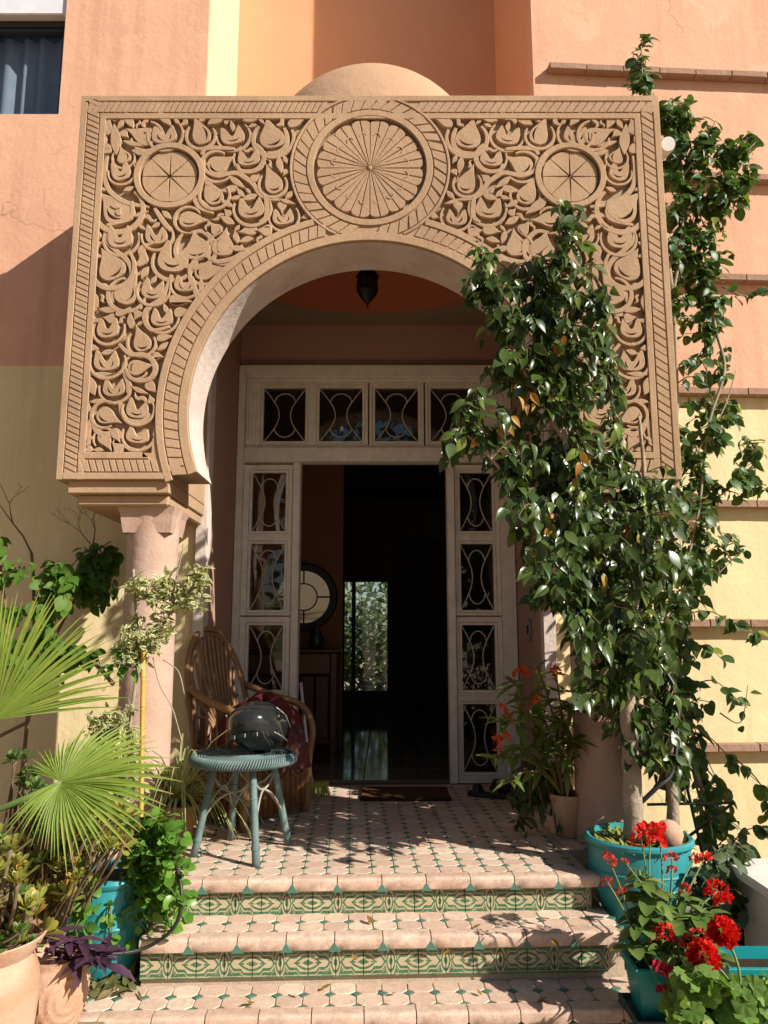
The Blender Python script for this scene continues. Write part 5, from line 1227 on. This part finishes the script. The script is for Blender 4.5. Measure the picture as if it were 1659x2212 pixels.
for i, (u, v, Y, k) in enumerate(((1520, 2066, 2.8, .76), (1563, 2014, 2.9, .74))):
    e_ = P(u, v, Y); b0 = Vector((1.2, 2.81, -.23)); gw.tube(cr([b0, b0.lerp(e_, .5) + Vector((.02, 0, .03)), e_], 4), .0045, 6); place('bloom', pom[i], ger, Matrix.Translation(e_) @ Matrix.Rotation(R(35), 4, 'X') @ Matrix.Scale(k, 4))
gw.build('stem', C['stem_green'], ger, True, kind='stuff'); gl.build(ger, 200)
tg = thing('window_box', (1.6, 3.07, -.336), 'empty looking turquoise trough behind the geranium at the picture edge', 'planter')
square_pot(tg, 1.24, 2.98, 2.0, 3.17, -.33, -.125, .02)
be = thing('bench', (1.75, 3.4, -.33), 'white bench end between the climber and the yellow wall', 'bench')
BX, BY, BZ = P(1622, 1905, 3.35).x, 3.35, P(1622, 1905, 3.35).z
MB().box((BX, BY - .15, BZ - .03), (BX + .55, BY + .3, BZ + .012), .01).build('seat', C['white'], be)
for x in (BX + .05, BX + .4): MB().box((x, BY - .08, -.33), (x + .09, BY + .22, BZ - .031), .008).build('leg', C['white'], be)
sh_ = thing('leafy_shrub', (1.42, 3.62, -.33), 'grey green leafy shrub beside the end of the white bench', 'shrub')
sw = MB(); sl_ = Leaves(leafy('grey green leaf', (.05, .085, .04), (.10, .14, .06), .5, .25), [leaf_t(OV, .55, .2, .3)], .07)
sn = cr([Vector((1.42, 3.62, -.33)), Vector((1.45, 3.62, -.1)), Vector((1.5, 3.6, .1))], 6); sw.tube(sn, .012, 6)
twigs(sw, sl_, [(1500, 1900), (1560, 1850), (1640, 1830), (1659, 1850), (1590, 1890), (1590, 1950), (1659, 1965), (1659, 2000), (1590, 2010), (1500, 1990)], (3.4, 3.75), 54, sn, per=7, droop=.2)
sw.build('stem', C['twig'], sh_, True, kind='stuff'); sl_.build(sh_, 90)

# unseen bushy shrub, added out of view on the right to shade the landing
os_ = thing('shade_shrub', (2.4, 3.85, -.34), 'evergreen shrub added out of view right of the bench to shade the landing', 'shrub')
ol = Leaves(C['creeper'], [leaf_t(OV, .6, .2, .3)], .09); ow = MB()
for _ in range(1500):
    d = Vector((rnd.gauss(0, 1), rnd.gauss(0, 1), rnd.gauss(0, 1))).normalized() * rnd.random() ** .4; ol.add(Vector((2.4, 3.75, .85)) + Vector((d.x * .42, d.y * .38, d.z * 1.05)), (rnd.gauss(0, 1), rnd.gauss(0, 1), rnd.gauss(-.2, .6)), (.5, -.5, .8), rnd.uniform(.7, 1.3))
for k in range(6): ow.tube([(2.4, 3.75, -.34), (2.4 + .1 * math.cos(k), 3.75 + .1 * math.sin(k), .4), (2.4 + .3 * math.cos(k), 3.75 + .25 * math.sin(k), 1.4)], [.02, .014, .006], 6)
ow.build('stem', C['twig'], os_, True); ol.build(os_, 0)
# ================================================================== planting left of the steps
GZ = -.338
# turquoise pot with round leaved trailing plant
lc = Vector((-1.16, 3.48, 0)); mint = thing('potted_trailing_plant', (lc.x, lc.y, GZ), 'bright green round leaved plant spilling from a turquoise pot left of the steps', 'potted plant')
PK = .9
prof = [(.001, 0), (.12, 0), (.135, .02), (.168, .13), (.178, .2), (.181, .205), (.185, .212), (.181, .219), (.182, .25), (.181, .27), (.185, .277), (.181, .284), (.178, .36), (.19, .37), (.196, .385), (.19, .4), (.175, .402), (.168, .36)]
MB().lathe([(r * PK, GZ + z) for r, z in prof], (lc.x, lc.y, 0), 56).build('pot', C['teal'], mint, 35)
MB().lathe([(.152, GZ + .365), (.001, GZ + .37)], (lc.x, lc.y, 0), 20).build('soil', C['soil'], mint)
mw = MB(); C['mint'] = leafy('bright round leaf', (.07, .19, .025), (.15, .29, .04), .35, .25, .4, (.3, .36, .06))
ml = Leaves(C['mint'], [leaf_t(RO_, .85, .15, .25), leaf_t(RO_, .75, .3, .4)], .043); mn = [lc + Vector((.14 * math.cos(a), .14 * math.sin(a), GZ + .39)) for a in (i * .5 for i in range(13))] + [lc + Vector((0, 0, GZ + .4))]
twigs(mw, ml, [(275, 1800), (300, 1760), (350, 1748), (400, 1775), (414, 1850), (405, 1900), (412, 1990), (385, 2035), (345, 2000), (335, 1940), (325, 1890), (300, 1835)], (3.2, 3.5), 96, mn, per=10, droop=.15, reach=.22, lean=Vector((0, -.5, .3)))
twigs(mw, ml, [(165, 1910), (215, 1890), (205, 1950), (185, 1990), (205, 2060), (165, 2070), (145, 1990)], (3.2, 3.4), 26, mn, per=9, droop=.15, reach=.22, lean=Vector((0, -.5, .3)))
twigs(mw, ml, [(230, 2020), (340, 2010), (330, 2050), (240, 2060)], (3.3, 3.45), 8, mn, per=7, droop=.2, reach=.2)
mw.build('stem', C['stem_green'], mint, True, kind='stuff'); ml.build(mint, 220)
hose = cr(path3([(325, 1788, 3.42), (372, 1850, 3.3), (392, 1930, 3.22), (378, 2000, 3.2), (320, 2045, 3.2), (250, 2060, 3.15), (170, 2055, 3.1), (110, 2040, 3.05)]), 6)
tag(MB().tube(hose, .0075, 8).build('garden_hose', C['rubber'], None, True), 'black hose looping round the turquoise pot left of the steps', 'hose')

# golden succulent rosettes
C['gold'] = leafy('golden succulent leaf', (.17, .22, .05), (.40, .33, .06), .4, .2, .4, (.5, .25, .05))
C['jade'] = leafy('green succulent leaf', (.06, .13, .03), (.13, .19, .04), .4, .2, .4)
def rosette_mesh(mat, r_, n=17):
    b = MB(); tv, tf, _ = leaf_t(SP, .42, .35, -.25)
    for i in range(n):
        a = i * 2.39996; t = i / n; d = Vector((math.cos(a) * (.25 + t), math.sin(a) * (.25 + t), 1.1 - t * 1.0)); b.mesh(tv, tf, min(1, max(0, rnd.gauss(.5, .25))), frame((0, 0, .01 * (1 - t)), d, (0, 0, 1), r_ * (.45 + .6 * t)))
    return b.data('leaf_rosette', mat, True)
gold = [rosette_mesh(C['gold'], .06) for _ in range(4)]; jade = [rosette_mesh(C['jade'], .045) for _ in range(3)]
def succulent(name, base, label, spots, ms, thick=.008, nleaf=0):
    t = thing(name, base, label, 'succulent'); w = MB(); base = Vector(base)
    for u, v, Y, k in spots:
        e_ = P(u, v, Y); c = cr([base.lerp(e_, .62) + jit(.03), base.lerp(e_, .8) + Vector((rnd.uniform(-.04, .04), rnd.uniform(-.04, 0), -.02)), e_], 5); w.tube(c, [thick * .7 * (1 - .3 * i / (len(c) - 1)) for i in range(len(c))], 6)
        place('leaf_rosette', rnd.choice(ms), t, Matrix.Translation(e_) @ Matrix.Rotation(rnd.uniform(0, 6), 4, 'Z') @ Matrix.Rotation(R(rnd.uniform(0, 50)), 4, 'X') @ Matrix.Rotation(R(rnd.uniform(-30, 30)), 4, 'Y') @ Matrix.Scale(k, 4))
    w.build('stem', C['twig'], t, True, kind='stuff'); return t
sp = []
for _ in range(92):
    u, v = in_poly([(60, 1780), (120, 1730), (200, 1740), (280, 1755), (290, 1800), (260, 1835), (195, 1860), (140, 1960), (60, 1930), (40, 1850)]); sp.append((u, v, rnd.uniform(2.8, 3.2), rnd.uniform(.75, 1.25)))
succulent('golden_succulent', (-1.42, 3.3, GZ), 'large spreading succulent with yellow and orange leaf rosettes beside the turquoise pot', sp, gold + jade[:1])
sp = []
for _ in range(120):
    u, v = in_poly([(20, 1640), (60, 1640), (80, 1690), (200, 1720), (260, 1690), (270, 1780), (240, 1850), (120, 1860), (60, 1800), (40, 1740)]); sp.append((u, v, rnd.uniform(3.2, 3.45), rnd.uniform(.7, 1.25)))
succulent('green_succulent', (-1.6, 3.5, GZ), 'dark green succulent stems under the lower palm fan', sp, jade)
# big terracotta pot at the corner
bc = Vector((-1.31, 2.72, 0)); bp_ = thing('potted_succulent', (bc.x, bc.y, -.5), 'yellow succulent rosettes in the big smooth terracotta pot at the lower left corner', 'potted plant')
rz = P(40, 2052, 2.6).z
MB().lathe([(.001, -.499), (.12, -.499), (.15, -.4), (.178, rz - .17), (.172, rz - .12), (.155, rz - .075), (.152, rz - .06), (.176, rz - .03), (.188, rz - .004), (.183, rz), (.165, rz - .01), (.15, rz - .06)], (bc.x, bc.y, 0), 56).build('pot', C['terracotta'], bp_, 40)
MB().lathe([(.16, rz - .03), (.001, rz - .02)], (bc.x, bc.y, 0), 20).build('soil', C['soil'], bp_)
w = MB()
for _ in range(58):
    u, v = in_poly([(-40, 1800), (30, 1820), (60, 1900), (95, 1960), (100, 2010), (80, 2060), (10, 2100), (-40, 2080)]); e_ = P(u, v, rnd.uniform(2.55, 2.85)); b0 = Vector((bc.x + rnd.uniform(-.1, .1), bc.y + rnd.uniform(-.1, .1), rz - .03))
    w.tube(cr([b0, b0.lerp(e_, .5) + Vector((.02, -.02, 0)), e_], 4), .007, 6)
    place('leaf_rosette', rnd.choice(gold + gold + jade), bp_, Matrix.Translation(e_) @ Matrix.Rotation(rnd.uniform(0, 6), 4, 'Z') @ Matrix.Rotation(R(rnd.uniform(5, 55)), 4, 'X') @ Matrix.Scale(rnd.uniform(.8, 1.25), 4))
w.build('stem', C['twig'], bp_, True, kind='stuff')
# small carved terracotta pot with purple leaves
sc2 = Vector((-1.185, 3.0, 0)); pu = thing('potted_purple_plant', (sc2.x, sc2.y, GZ), 'purple leaved plant in the small terracotta pot with carved swirls', 'potted plant')
pz = P(128, 2085, 2.9).z; hh = pz - GZ
def pr_(t): return .083 + .036 * math.sin(min(1, t * 1.05) * math.pi * .78) + (.006 if t > .93 else 0)
b = MB(); n, m = 72, 26
carved = lambda a, t: .0035 * math.sin(9 * math.hypot(((a * 4 / math.pi) % 2) - 1, (t - .5) * 2.6) * 2.2) if .08 < t < .85 else 0
for i in range(m + 1):
    t = i / m; b.pts([sc2 + Vector(((pr_(t) + carved(a, t)) * math.cos(a), (pr_(t) + carved(a, t)) * math.sin(a), GZ + .001 + hh * t)) for a in (2 * math.pi * j / n for j in range(n))])
for i in range(m):
    for j in range(n): b.f.append((i * n + j, i * n + (j + 1) % n, (i + 1) * n + (j + 1) % n, (i + 1) * n + j))
b.lathe([(pr_(1), pz + .001), (pr_(1) - .012, pz + .001), (pr_(1) - .02, pz - .04), (.001, pz - .035)], (sc2.x, sc2.y, 0), n); b.build('pot', C['terracotta'], pu, 50)
pl_ = Leaves(leafy('purple leaf', (.05, .022, .048), (.09, .04, .07), .5, .15, .4), [leaf_t(LA, .28, .5, .5), leaf_t(LA, .32, .35, .25)], .115); w = MB()
for _ in range(7):
    e_ = P(rnd.uniform(80, 240), rnd.uniform(2000, 2085), rnd.uniform(2.85, 3.05)); b0 = sc2 + Vector((rnd.uniform(-.05, .05), rnd.uniform(-.05, .05), pz)); c = cr([b0, b0.lerp(e_, .5) + Vector((0, 0, .04)), e_], 4); w.tube(c, .004, 5)
    for k in range(6): a = k * 2.6; pl_.add(c[-1 - k // 2], (math.cos(a), -.2 + .8 * math.sin(a), rnd.uniform(-.2, .6)), (0, -.2, 1), rnd.uniform(.7, 1.1))
w.build('stem', plain('purple stem', (.09, .03, .06), .6), pu, True, kind='stuff'); pl_.build(pu, 80)
# weeds at the foot of the pots
we = thing('weed_clump', (-1.1, 3.25, GZ), 'dry weeds and green shoots at the foot of the pots beside the lower step', 'weeds')
wl_ = Leaves(leafy('weed leaf', (.07, .11, .025), (.26, .2, .09), .6, .2), [leaf_t(LA, .12, .2, .5), leaf_t(OV, .45, .2, .2)], .075)
for _ in range(150):
    q = G(rnd.uniform(170, 300), rnd.uniform(2075, 2150), GZ) + Vector((0, 0, .01)); wl_.add(q, (rnd.gauss(0, .7), rnd.gauss(-.2, .5), abs(rnd.gauss(.4, .5))), (0, -.5, .8), rnd.uniform(.4, 1.2))
wl_.build(we, 60)

# ---- fan palm
C['palm'] = leafy('palm leaflet', (.2, .31, .05), (.33, .40, .08), .42, .35, .4, (.42, .30, .12))
palm = thing('fan_palm', (-1.75, 3.0, GZ), 'young fan palm with two wide green fans left of the column', 'palm')
def fan(hub, axis, nrm, size, n, a0, a1, petiole, drop=.25, short=.25):
    ax = Vector(axis).normalized(); nn = Vector(nrm).normalized(); sd = ax.cross(nn).normalized(); nn = sd.cross(ax)
    fr = MB().tube(petiole + [Vector(hub)], [.011] * len(petiole) + [.008], 8).build('frond', C['stem_green'], palm, True)
    tints = [MB()]
    for i in range(n):
        t = i / (n - 1); a = R(a0 + (a1 - a0) * t) + rnd.uniform(-.03, .03); L = size * (1 - short * min(1, abs(a) / 1.9) * rnd.uniform(.85, 1.12)) * rnd.uniform(.88, 1.06)
        d = ax * math.cos(a) + sd * math.sin(a); side = nn.cross(d).normalized(); b = MB(); q = []
        st = [0, .12, .3, .5, .65, .8, .92, 1]; gap = L * abs(R(a1 - a0)) / n
        bend = rnd.uniform(.6, 1.4) * drop
        for s in st:
            w_ = min(gap * s * .62, gap * .34) * (1 if s < .55 else max(.04, 1 - (s - .55) / .45)) + .0006
            c = Vector(hub) + d * (L * s) + Vector((0, 0, -bend * L * s ** 3 * .5)) + nn * (.012 * math.sin(s * 3))
            q.append([c - side * w_ + nn * w_ * .9, c, c + side * w_ + nn * w_ * .9])
        vs = [p for r_ in q for p in r_]; fs = []
        for k in range(len(st) - 1): o_ = k * 3; fs += [(o_, o_ + 1, o_ + 4, o_ + 3), (o_ + 1, o_ + 2, o_ + 5, o_ + 4)]
        b.mesh(vs, fs, min(.88, max(0, rnd.gauss(.45, .22))))
        if rnd.random() < .55: b.t[-6:] = [.97] * 6
        b.build('leaflet', C['palm'], fr, True)
h1 = P(-12, 1555, 2.95); h2 = P(133, 1690, 2.8); pb = Vector((-1.75, 3.0, GZ))
fan(h1, (.2, -.1, 1), (.3, -1, .15), .56, 66, -62, 70, [pb + Vector((0, 0, .05)), pb.lerp(h1, .5) + Vector((-.1, 0, .1))], .2, .3)
fan(h2, (1, -.12, .06), (.1, -.8, .6), .43, 84, -160, 150, [pb + Vector((.02, 0, .03)), P(-60, 1770, 2.85), P(20, 1740, 2.82)], .2, .58)

# ---- variegated shrub on its stake in front of the column, spider plant, leafy creeper, bare twigs
C['vari'] = leafy('variegated leaf', (.13, .18, .05), (.24, .27, .08), .5, .3, .3, None, (.66, .63, .36))
va = thing('variegated_shrub', P(285, 1760, 3.85), 'cream edged variegated shrub climbing in front of the left column', 'shrub')
vw = MB(); vl = Leaves(C['vari'], [leaf_t(OV, .42, .15, .25, .01), leaf_t(OV, .5, .1, .15, .015)], .046); vn = []
for pts, r_ in (([(262, 1790, 3.85), (272, 1640, 3.85), (292, 1480, 3.85), (299, 1400, 3.85), (292, 1300, 3.86), (288, 1230, 3.86)], .011), ([(292, 1480, 3.85), (330, 1400, 3.83), (360, 1340, 3.83), (400, 1280, 3.83), (440, 1250, 3.83)], .005), ([(292, 1300, 3.86), (320, 1290, 3.85), (370, 1290, 3.84), (385, 1210, 3.84)], .004), ([(272, 1640, 3.85), (230, 1590, 3.8), (215, 1560, 3.8)], .005)):
    c = cr(path3(pts), 6); vn += c; vw.tube(c, [r_ * (1 - .4 * i / (len(c) - 1)) for i in range(len(c))], 8)
vw.build('trunk', C['twig_pale'], va, True); vw = MB()
for poly, n in (([(285, 1265), (310, 1240), (345, 1275), (340, 1310), (295, 1300)], 24), ([(345, 1250), (375, 1260), (370, 1330), (340, 1310)], 18), ([(395, 1250), (450, 1225), (450, 1320), (430, 1335), (395, 1300)], 38), ([(228, 1425), (270, 1360), (330, 1330), (370, 1330), (370, 1380), (320, 1430), (260, 1440)], 64), ([(170, 1590), (235, 1530), (270, 1560), (300, 1600), (290, 1640), (180, 1640)], 60), ([(250, 1640), (330, 1640), (320, 1700), (260, 1700)], 20)):
    twigs(vw, vl, poly, (3.72, 3.9), n, vn, per=9, droop=.05, reach=.15, rad=.002, out=.9)
for pts in ([(255, 1305), (285, 1266), (318, 1254), (350, 1285), (372, 1330)], [(288, 1400), (262, 1440), (258, 1500)], [(330, 1310), (345, 1285), (365, 1270)], [(330, 1420), (345, 1480), (372, 1530), (395, 1610)], [(352, 1425), (385, 1450), (398, 1500)], [(380, 1250), (392, 1200), (396, 1175)]):
    c = cr([P(u, v, 3.93 if u > 300 else 3.96) for u, v in pts], 5); vw.tube(c, .0032, 5)
vw.build('twigs', C['twig_pale'], va, True, kind='stuff'); vl.build(va, 220)
gs = Leaves(C['mint'], [leaf_t(OV, .5, .2, .3)], .075)
for _ in range(26): u, v = in_poly([(220, 1415), (270, 1395), (300, 1420), (300, 1450), (230, 1450)]); gs.add(P(u, v, 3.8), (rnd.gauss(0, .8), -.4, rnd.gauss(-.2, .5)), (0, -.6, .8), rnd.uniform(.6, 1.0), rnd.uniform(0, .5))
gs.build(va, 26)
st_ = thing('bamboo_stake', P(305, 1790, 3.78), 'upright yellow bamboo stake in front of the left column', 'stake')
b = MB(); k0, k1 = P(304, 1790, 3.78), P(310, 1402, 3.78)
for i in range(6):
    a, c = k0.lerp(k1, i / 6), k0.lerp(k1, (i + 1) / 6); b.tube([a, a.lerp(c, .04), a.lerp(c, .08), a.lerp(c, .94), c], [.0125, .0135, .0115, .0115, .0125], 10)
b.build('cane', plain('yellow bamboo', (.55, .33, .06), .45, 0, .3, 30), st_, True)
sd_ = thing('spider_plant', P(400, 1700, 4.3), 'arching striped spider plant between the left column and the stool', 'plant')
C['spider'] = leafy('striped spider leaf', (.14, .22, .06), (.3, .34, .14), .5, .3, .3, None, (.5, .5, .28)); sb = MB(); s0 = P(388, 1610, 4.2)
MB().lathe([(.001, .002), (.075, .002), (.10, .16), (.108, .18), (.10, .182), (.001, .17)], (s0.x, s0.y + .02, 0), 28).build('pot', C['terracotta_dark'], sd_, 40)
s0.z = .31
for i in range(170):
    a = rnd.uniform(0, 6.28); L = rnd.uniform(.2, .5); d = Vector((math.cos(a), math.sin(a) * .8, 0)); up = rnd.uniform(.6, 2.1); q = []; side = d.cross(Vector((0, 0, 1)))
    for s in (0, .2, .4, .6, .8, 1):
        c = s0 + Vector((0, 0, -.12)) + d * L * s + Vector((0, 0, L * (up * s - 1.5 * s * s))); w_ = .006 * (1 - s ** 3) + .0004; q += [c - side * w_, c + Vector((0, 0, -.002)), c + side * w_]
    b = MB(); fs = []
    for k in range(5): o_ = 3 * k; fs += [(o_, o_ + 1, o_ + 4, o_ + 3), (o_ + 1, o_ + 2, o_ + 5, o_ + 4)]
    b.mesh(q, fs, rnd.random(), None, [1, 0, 1] * 6); b.build('leaf', C['spider'], sd_, True)
iv = thing('leafy_climber', (-1.75, 4.4, GZ), 'broad leaved green climber on the wall between the palm and the left column', 'climber')
iw = MB(); il = Leaves(leafy('climber leaf', (.05, .13, .02), (.13, .23, .03), .55, .35, .25, (.3, .36, .05)), [leaf_t(RO_, .75, .2, .3), leaf_t(OV, .65, .3, .3)], .072); nn_ = []
for pts, r_ in (([(60, 1560, 4.4), (90, 1430, 4.4), (110, 1300, 4.4), (180, 1250, 4.5), (230, 1220, 4.55)], .01), ([(40, 1500, 4.3), (10, 1300, 4.2), (-5, 1180, 4.2)], .008), ([(90, 1430, 4.4), (150, 1420, 4.3), (200, 1430, 4.25), (245, 1478, 4.2)], .012), ([(-20, 1600, 4.4), (60, 1560, 4.4)], .01)):
    c = cr(path3(pts), 6); nn_ += c; iw.tube(c, [r_] * len(c), 7)
twigs(iw, il, [(50, 1240), (100, 1195), (150, 1200), (165, 1260), (150, 1330), (100, 1330), (60, 1290)], (4.15, 4.4), 46, nn_, per=8, tint=lambda: rnd.uniform(.3, 1))  # left leaves tinted brighter, sunlight put into their colour
twigs(iw, il, [(160, 1190), (200, 1165), (250, 1175), (255, 1290), (215, 1330), (170, 1270)], (4.5, 4.75), 54, nn_, per=9, tint=lambda: rnd.uniform(0, .5))  # right leaves tinted darker to stand in for shade
twigs(iw, il, [(20, 1330), (120, 1310), (140, 1400), (110, 1500), (30, 1520)], (4.1, 4.4), 30, nn_, per=8, tint=lambda: rnd.uniform(.1, .8))
twigs(iw, il, [(-30, 1120), (10, 1180), (25, 1230), (-10, 1260), (-30, 1200)], (4.1, 4.3), 10, nn_, per=7)
twigs(iw, il, [(100, 1390), (180, 1340), (225, 1380), (190, 1420), (150, 1450), (100, 1440)], (4.2, 4.35), 14, nn_, per=7, tint=lambda: rnd.uniform(0, .4))
iw.build('stem', C['twig'], iv, True, kind='stuff'); il.build(iv, 200)
ba = thing('bare_shrub', (-2.1, 4.5, GZ), 'leafless brown twigs rising against the shaded yellow wall', 'shrub'); bw = MB()
def bare(p, d, L, r_, lv):
    q = p + d * L; bw.tube([p, p.lerp(q, .5) + jit(L * .06), q], [r_, r_ * .8, r_ * .6], 5, cap=False)
    if lv:
        for _ in range(rnd.choice((2, 2, 3))): bare(q, (d + jit(.75) + Vector((0, 0, .12))).normalized(), L * rnd.uniform(.55, .8), r_ * .62, lv - 1)
g0 = P(72, 1240, 4.55); bw.tube([Vector((-2.05, 4.5, GZ)), P(75, 1400, 4.5), g0, P(68, 1195, 4.55)], [.012, .011, .01, .009], 6); bare(P(68, 1195, 4.55), Vector((-.55, 0, .8)).normalized(), .22, .007, 4)
bw.tube([P(90, 1430, 4.4), P(180, 1260, 4.6), P(200, 1180, 4.62)], [.009, .007, .006], 6); bare(P(200, 1180, 4.62), Vector((.1, 0, 1)), .10, .005, 4); bare(P(200, 1180, 4.62), Vector((-.6, -.1, .7)).normalized(), .11, .004, 4)
bw.build('twigs', C['twig'], ba, True, kind='stuff')
MB().tube([P(72, 1240, 4.55), P(68, 1195, 4.55)], .0095, 6).build('stem', C['twig'], ba)

# ---- fallen leaves on the steps
C['dead'] = leafy('fallen leaf', (.42, .26, .04), (.20, .09, .03), .6, .2, .3, (.5, .4, .06)); dm_ = [MB().mesh(*leaf_t(OV, .55, .5, -.4)[:2], tint=.2 * k + .1).data('fallen_leaf', C['dead'], True) for k in range(5)]
stepz = lambda p: 0
for i, (u, v, z, lab) in enumerate(((955, 2062, -.15, 'dry leaf at the foot of the upper riser'), (1207, 2045, -.15, 'yellow leaf lying in shade on the middle step near the big pot'), (1185, 1985, -.15, 'brown leaf at the foot of the upper riser right of the middle'), (1020, 2005, -.15, 'tan leaf on the middle step in the edge of the shade'), (805, 1995, -.15, 'brown curled leaf on the middle step left of centre'),
                                 (855, 2145, -.336, 'brown leaf upright on the lowest step left of centre'), (690, 2138, -.336, 'dark leaf on the lowest step beside a green inlay'), (1040, 2150, -.336, 'yellow leaf on the lowest step right of centre'), (1128, 2158, -.336, 'brown twig like leaf on the lowest step'), (1160, 2165, -.336, 'largest yellow leaf on the lowest step'), (1370, 2165, -.336, 'tan leaf beside the square turquoise pot'), (550, 2165, -.336, 'orange leaf on the lowest step at far left'), (930, 1760, 0, 'small pale leaf on the shaded landing'), (770, 2075, -.15, 'small brown leaf on the middle step edge'))):
    p = G(u, v, z + .006); o_ = place('fallen_leaf', dm_[i % 5], None, frame(p, (math.cos(i * 2.1), math.sin(i * 2.1), .05), (0, 0, 1), rnd.uniform(.03, .055)))
    tag(o_, lab, 'leaf', 'fallen leaves on the steps')

# ---- shrubs of the garden behind the house, seen through the hall window
C['garden'] = leafy('garden leaf', (.04, .075, .025), (.12, .155, .06), .4, .3, .4)
for i, (x, y, r_, lab) in enumerate(((-.75, 13.4, 1.2, 'bright garden shrub seen left in the hall window'), (.35, 13.9, 1.35, 'bright garden shrub seen right in the hall window'), (-.2, 15.6, 2.0, 'tall garden tree rising behind both shrubs in the hall window'))):
    t = thing('garden_shrub', (x, y, -.5), lab, 'shrub', 'shrubs behind the house'); gl2 = Leaves(C['garden'], [leaf_t(OV, .6, .2, .3)], .13 if i < 2 else .17); w = MB(); cz_ = .6 if i < 2 else 1.6
    for _ in range(1500):
        d = Vector((rnd.gauss(0, 1), rnd.gauss(0, 1), rnd.gauss(0, 1))).normalized() * r_ * rnd.random() ** .4; q = Vector((x, y, cz_)) + Vector((d.x, d.y, d.z * .95))
        if q.z > -.45: gl2.add(q, (rnd.gauss(0, 1), rnd.gauss(0, 1), rnd.gauss(-.2, .6)), (rnd.gauss(0, .5), -.4, .8), rnd.uniform(.7, 1.3))
    for k in range(7): a = k * .9; w.tube([Vector((x, y, -.5)), Vector((x + .3 * r_ * math.cos(a), y + .3 * r_ * math.sin(a), .3)), Vector((x + .7 * r_ * math.cos(a), y + .6 * r_ * math.sin(a), cz_ + .5))], [.03, .02, .008], 6)
    w.build('stem', C['twig'], t, True); gl2.build(t, 0)

# ---- trees of the garden across the path, mirrored in the panes of the door
for i, (x, y, r_, h_) in enumerate(((-7.5, -6.5, 2.5, 3.6), (-3.8, -8, 3.0, 5.2), (-.2, -8.6, 3.2, 5.8), (3.4, -9.5, 3.0, 5.2), (-10.5, -3.5, 2.3, 3))):
    t = thing('garden_tree', (x, y, -.5), 'leafy garden tree across the path, number of trees mirrored in the door panes', 'tree', 'trees across the path'); t['label'] = 'leafy garden tree across the path facing the door, ' + ('second from the left of five', 'third from the left of five', 'fourth from the left of five', 'last on the right', 'first on the left')[i]
    gl3 = Leaves(C['garden'], [leaf_t(OV, .6, .2, .3)], .34)
    for _ in range(1300):
        d = Vector((rnd.gauss(0, 1), rnd.gauss(0, 1), rnd.gauss(0, 1))).normalized() * r_ * rnd.random() ** .4; gl3.add(Vector((x, y, h_)) + Vector((d.x * 1.1, d.y, d.z * 1.25)), (rnd.gauss(0, 1), rnd.gauss(0, 1), rnd.gauss(-.2, .6)), (rnd.gauss(0, .5), .4, .8), rnd.uniform(.7, 1.3))
    MB().tube([(x, y, -.5), (x + .1, y, h_ * .5), (x, y + .1, h_ + .6)], [.16, .12, .04], 10).build('trunk', C['bark'], t, True)
    gl3.build(t, 0)
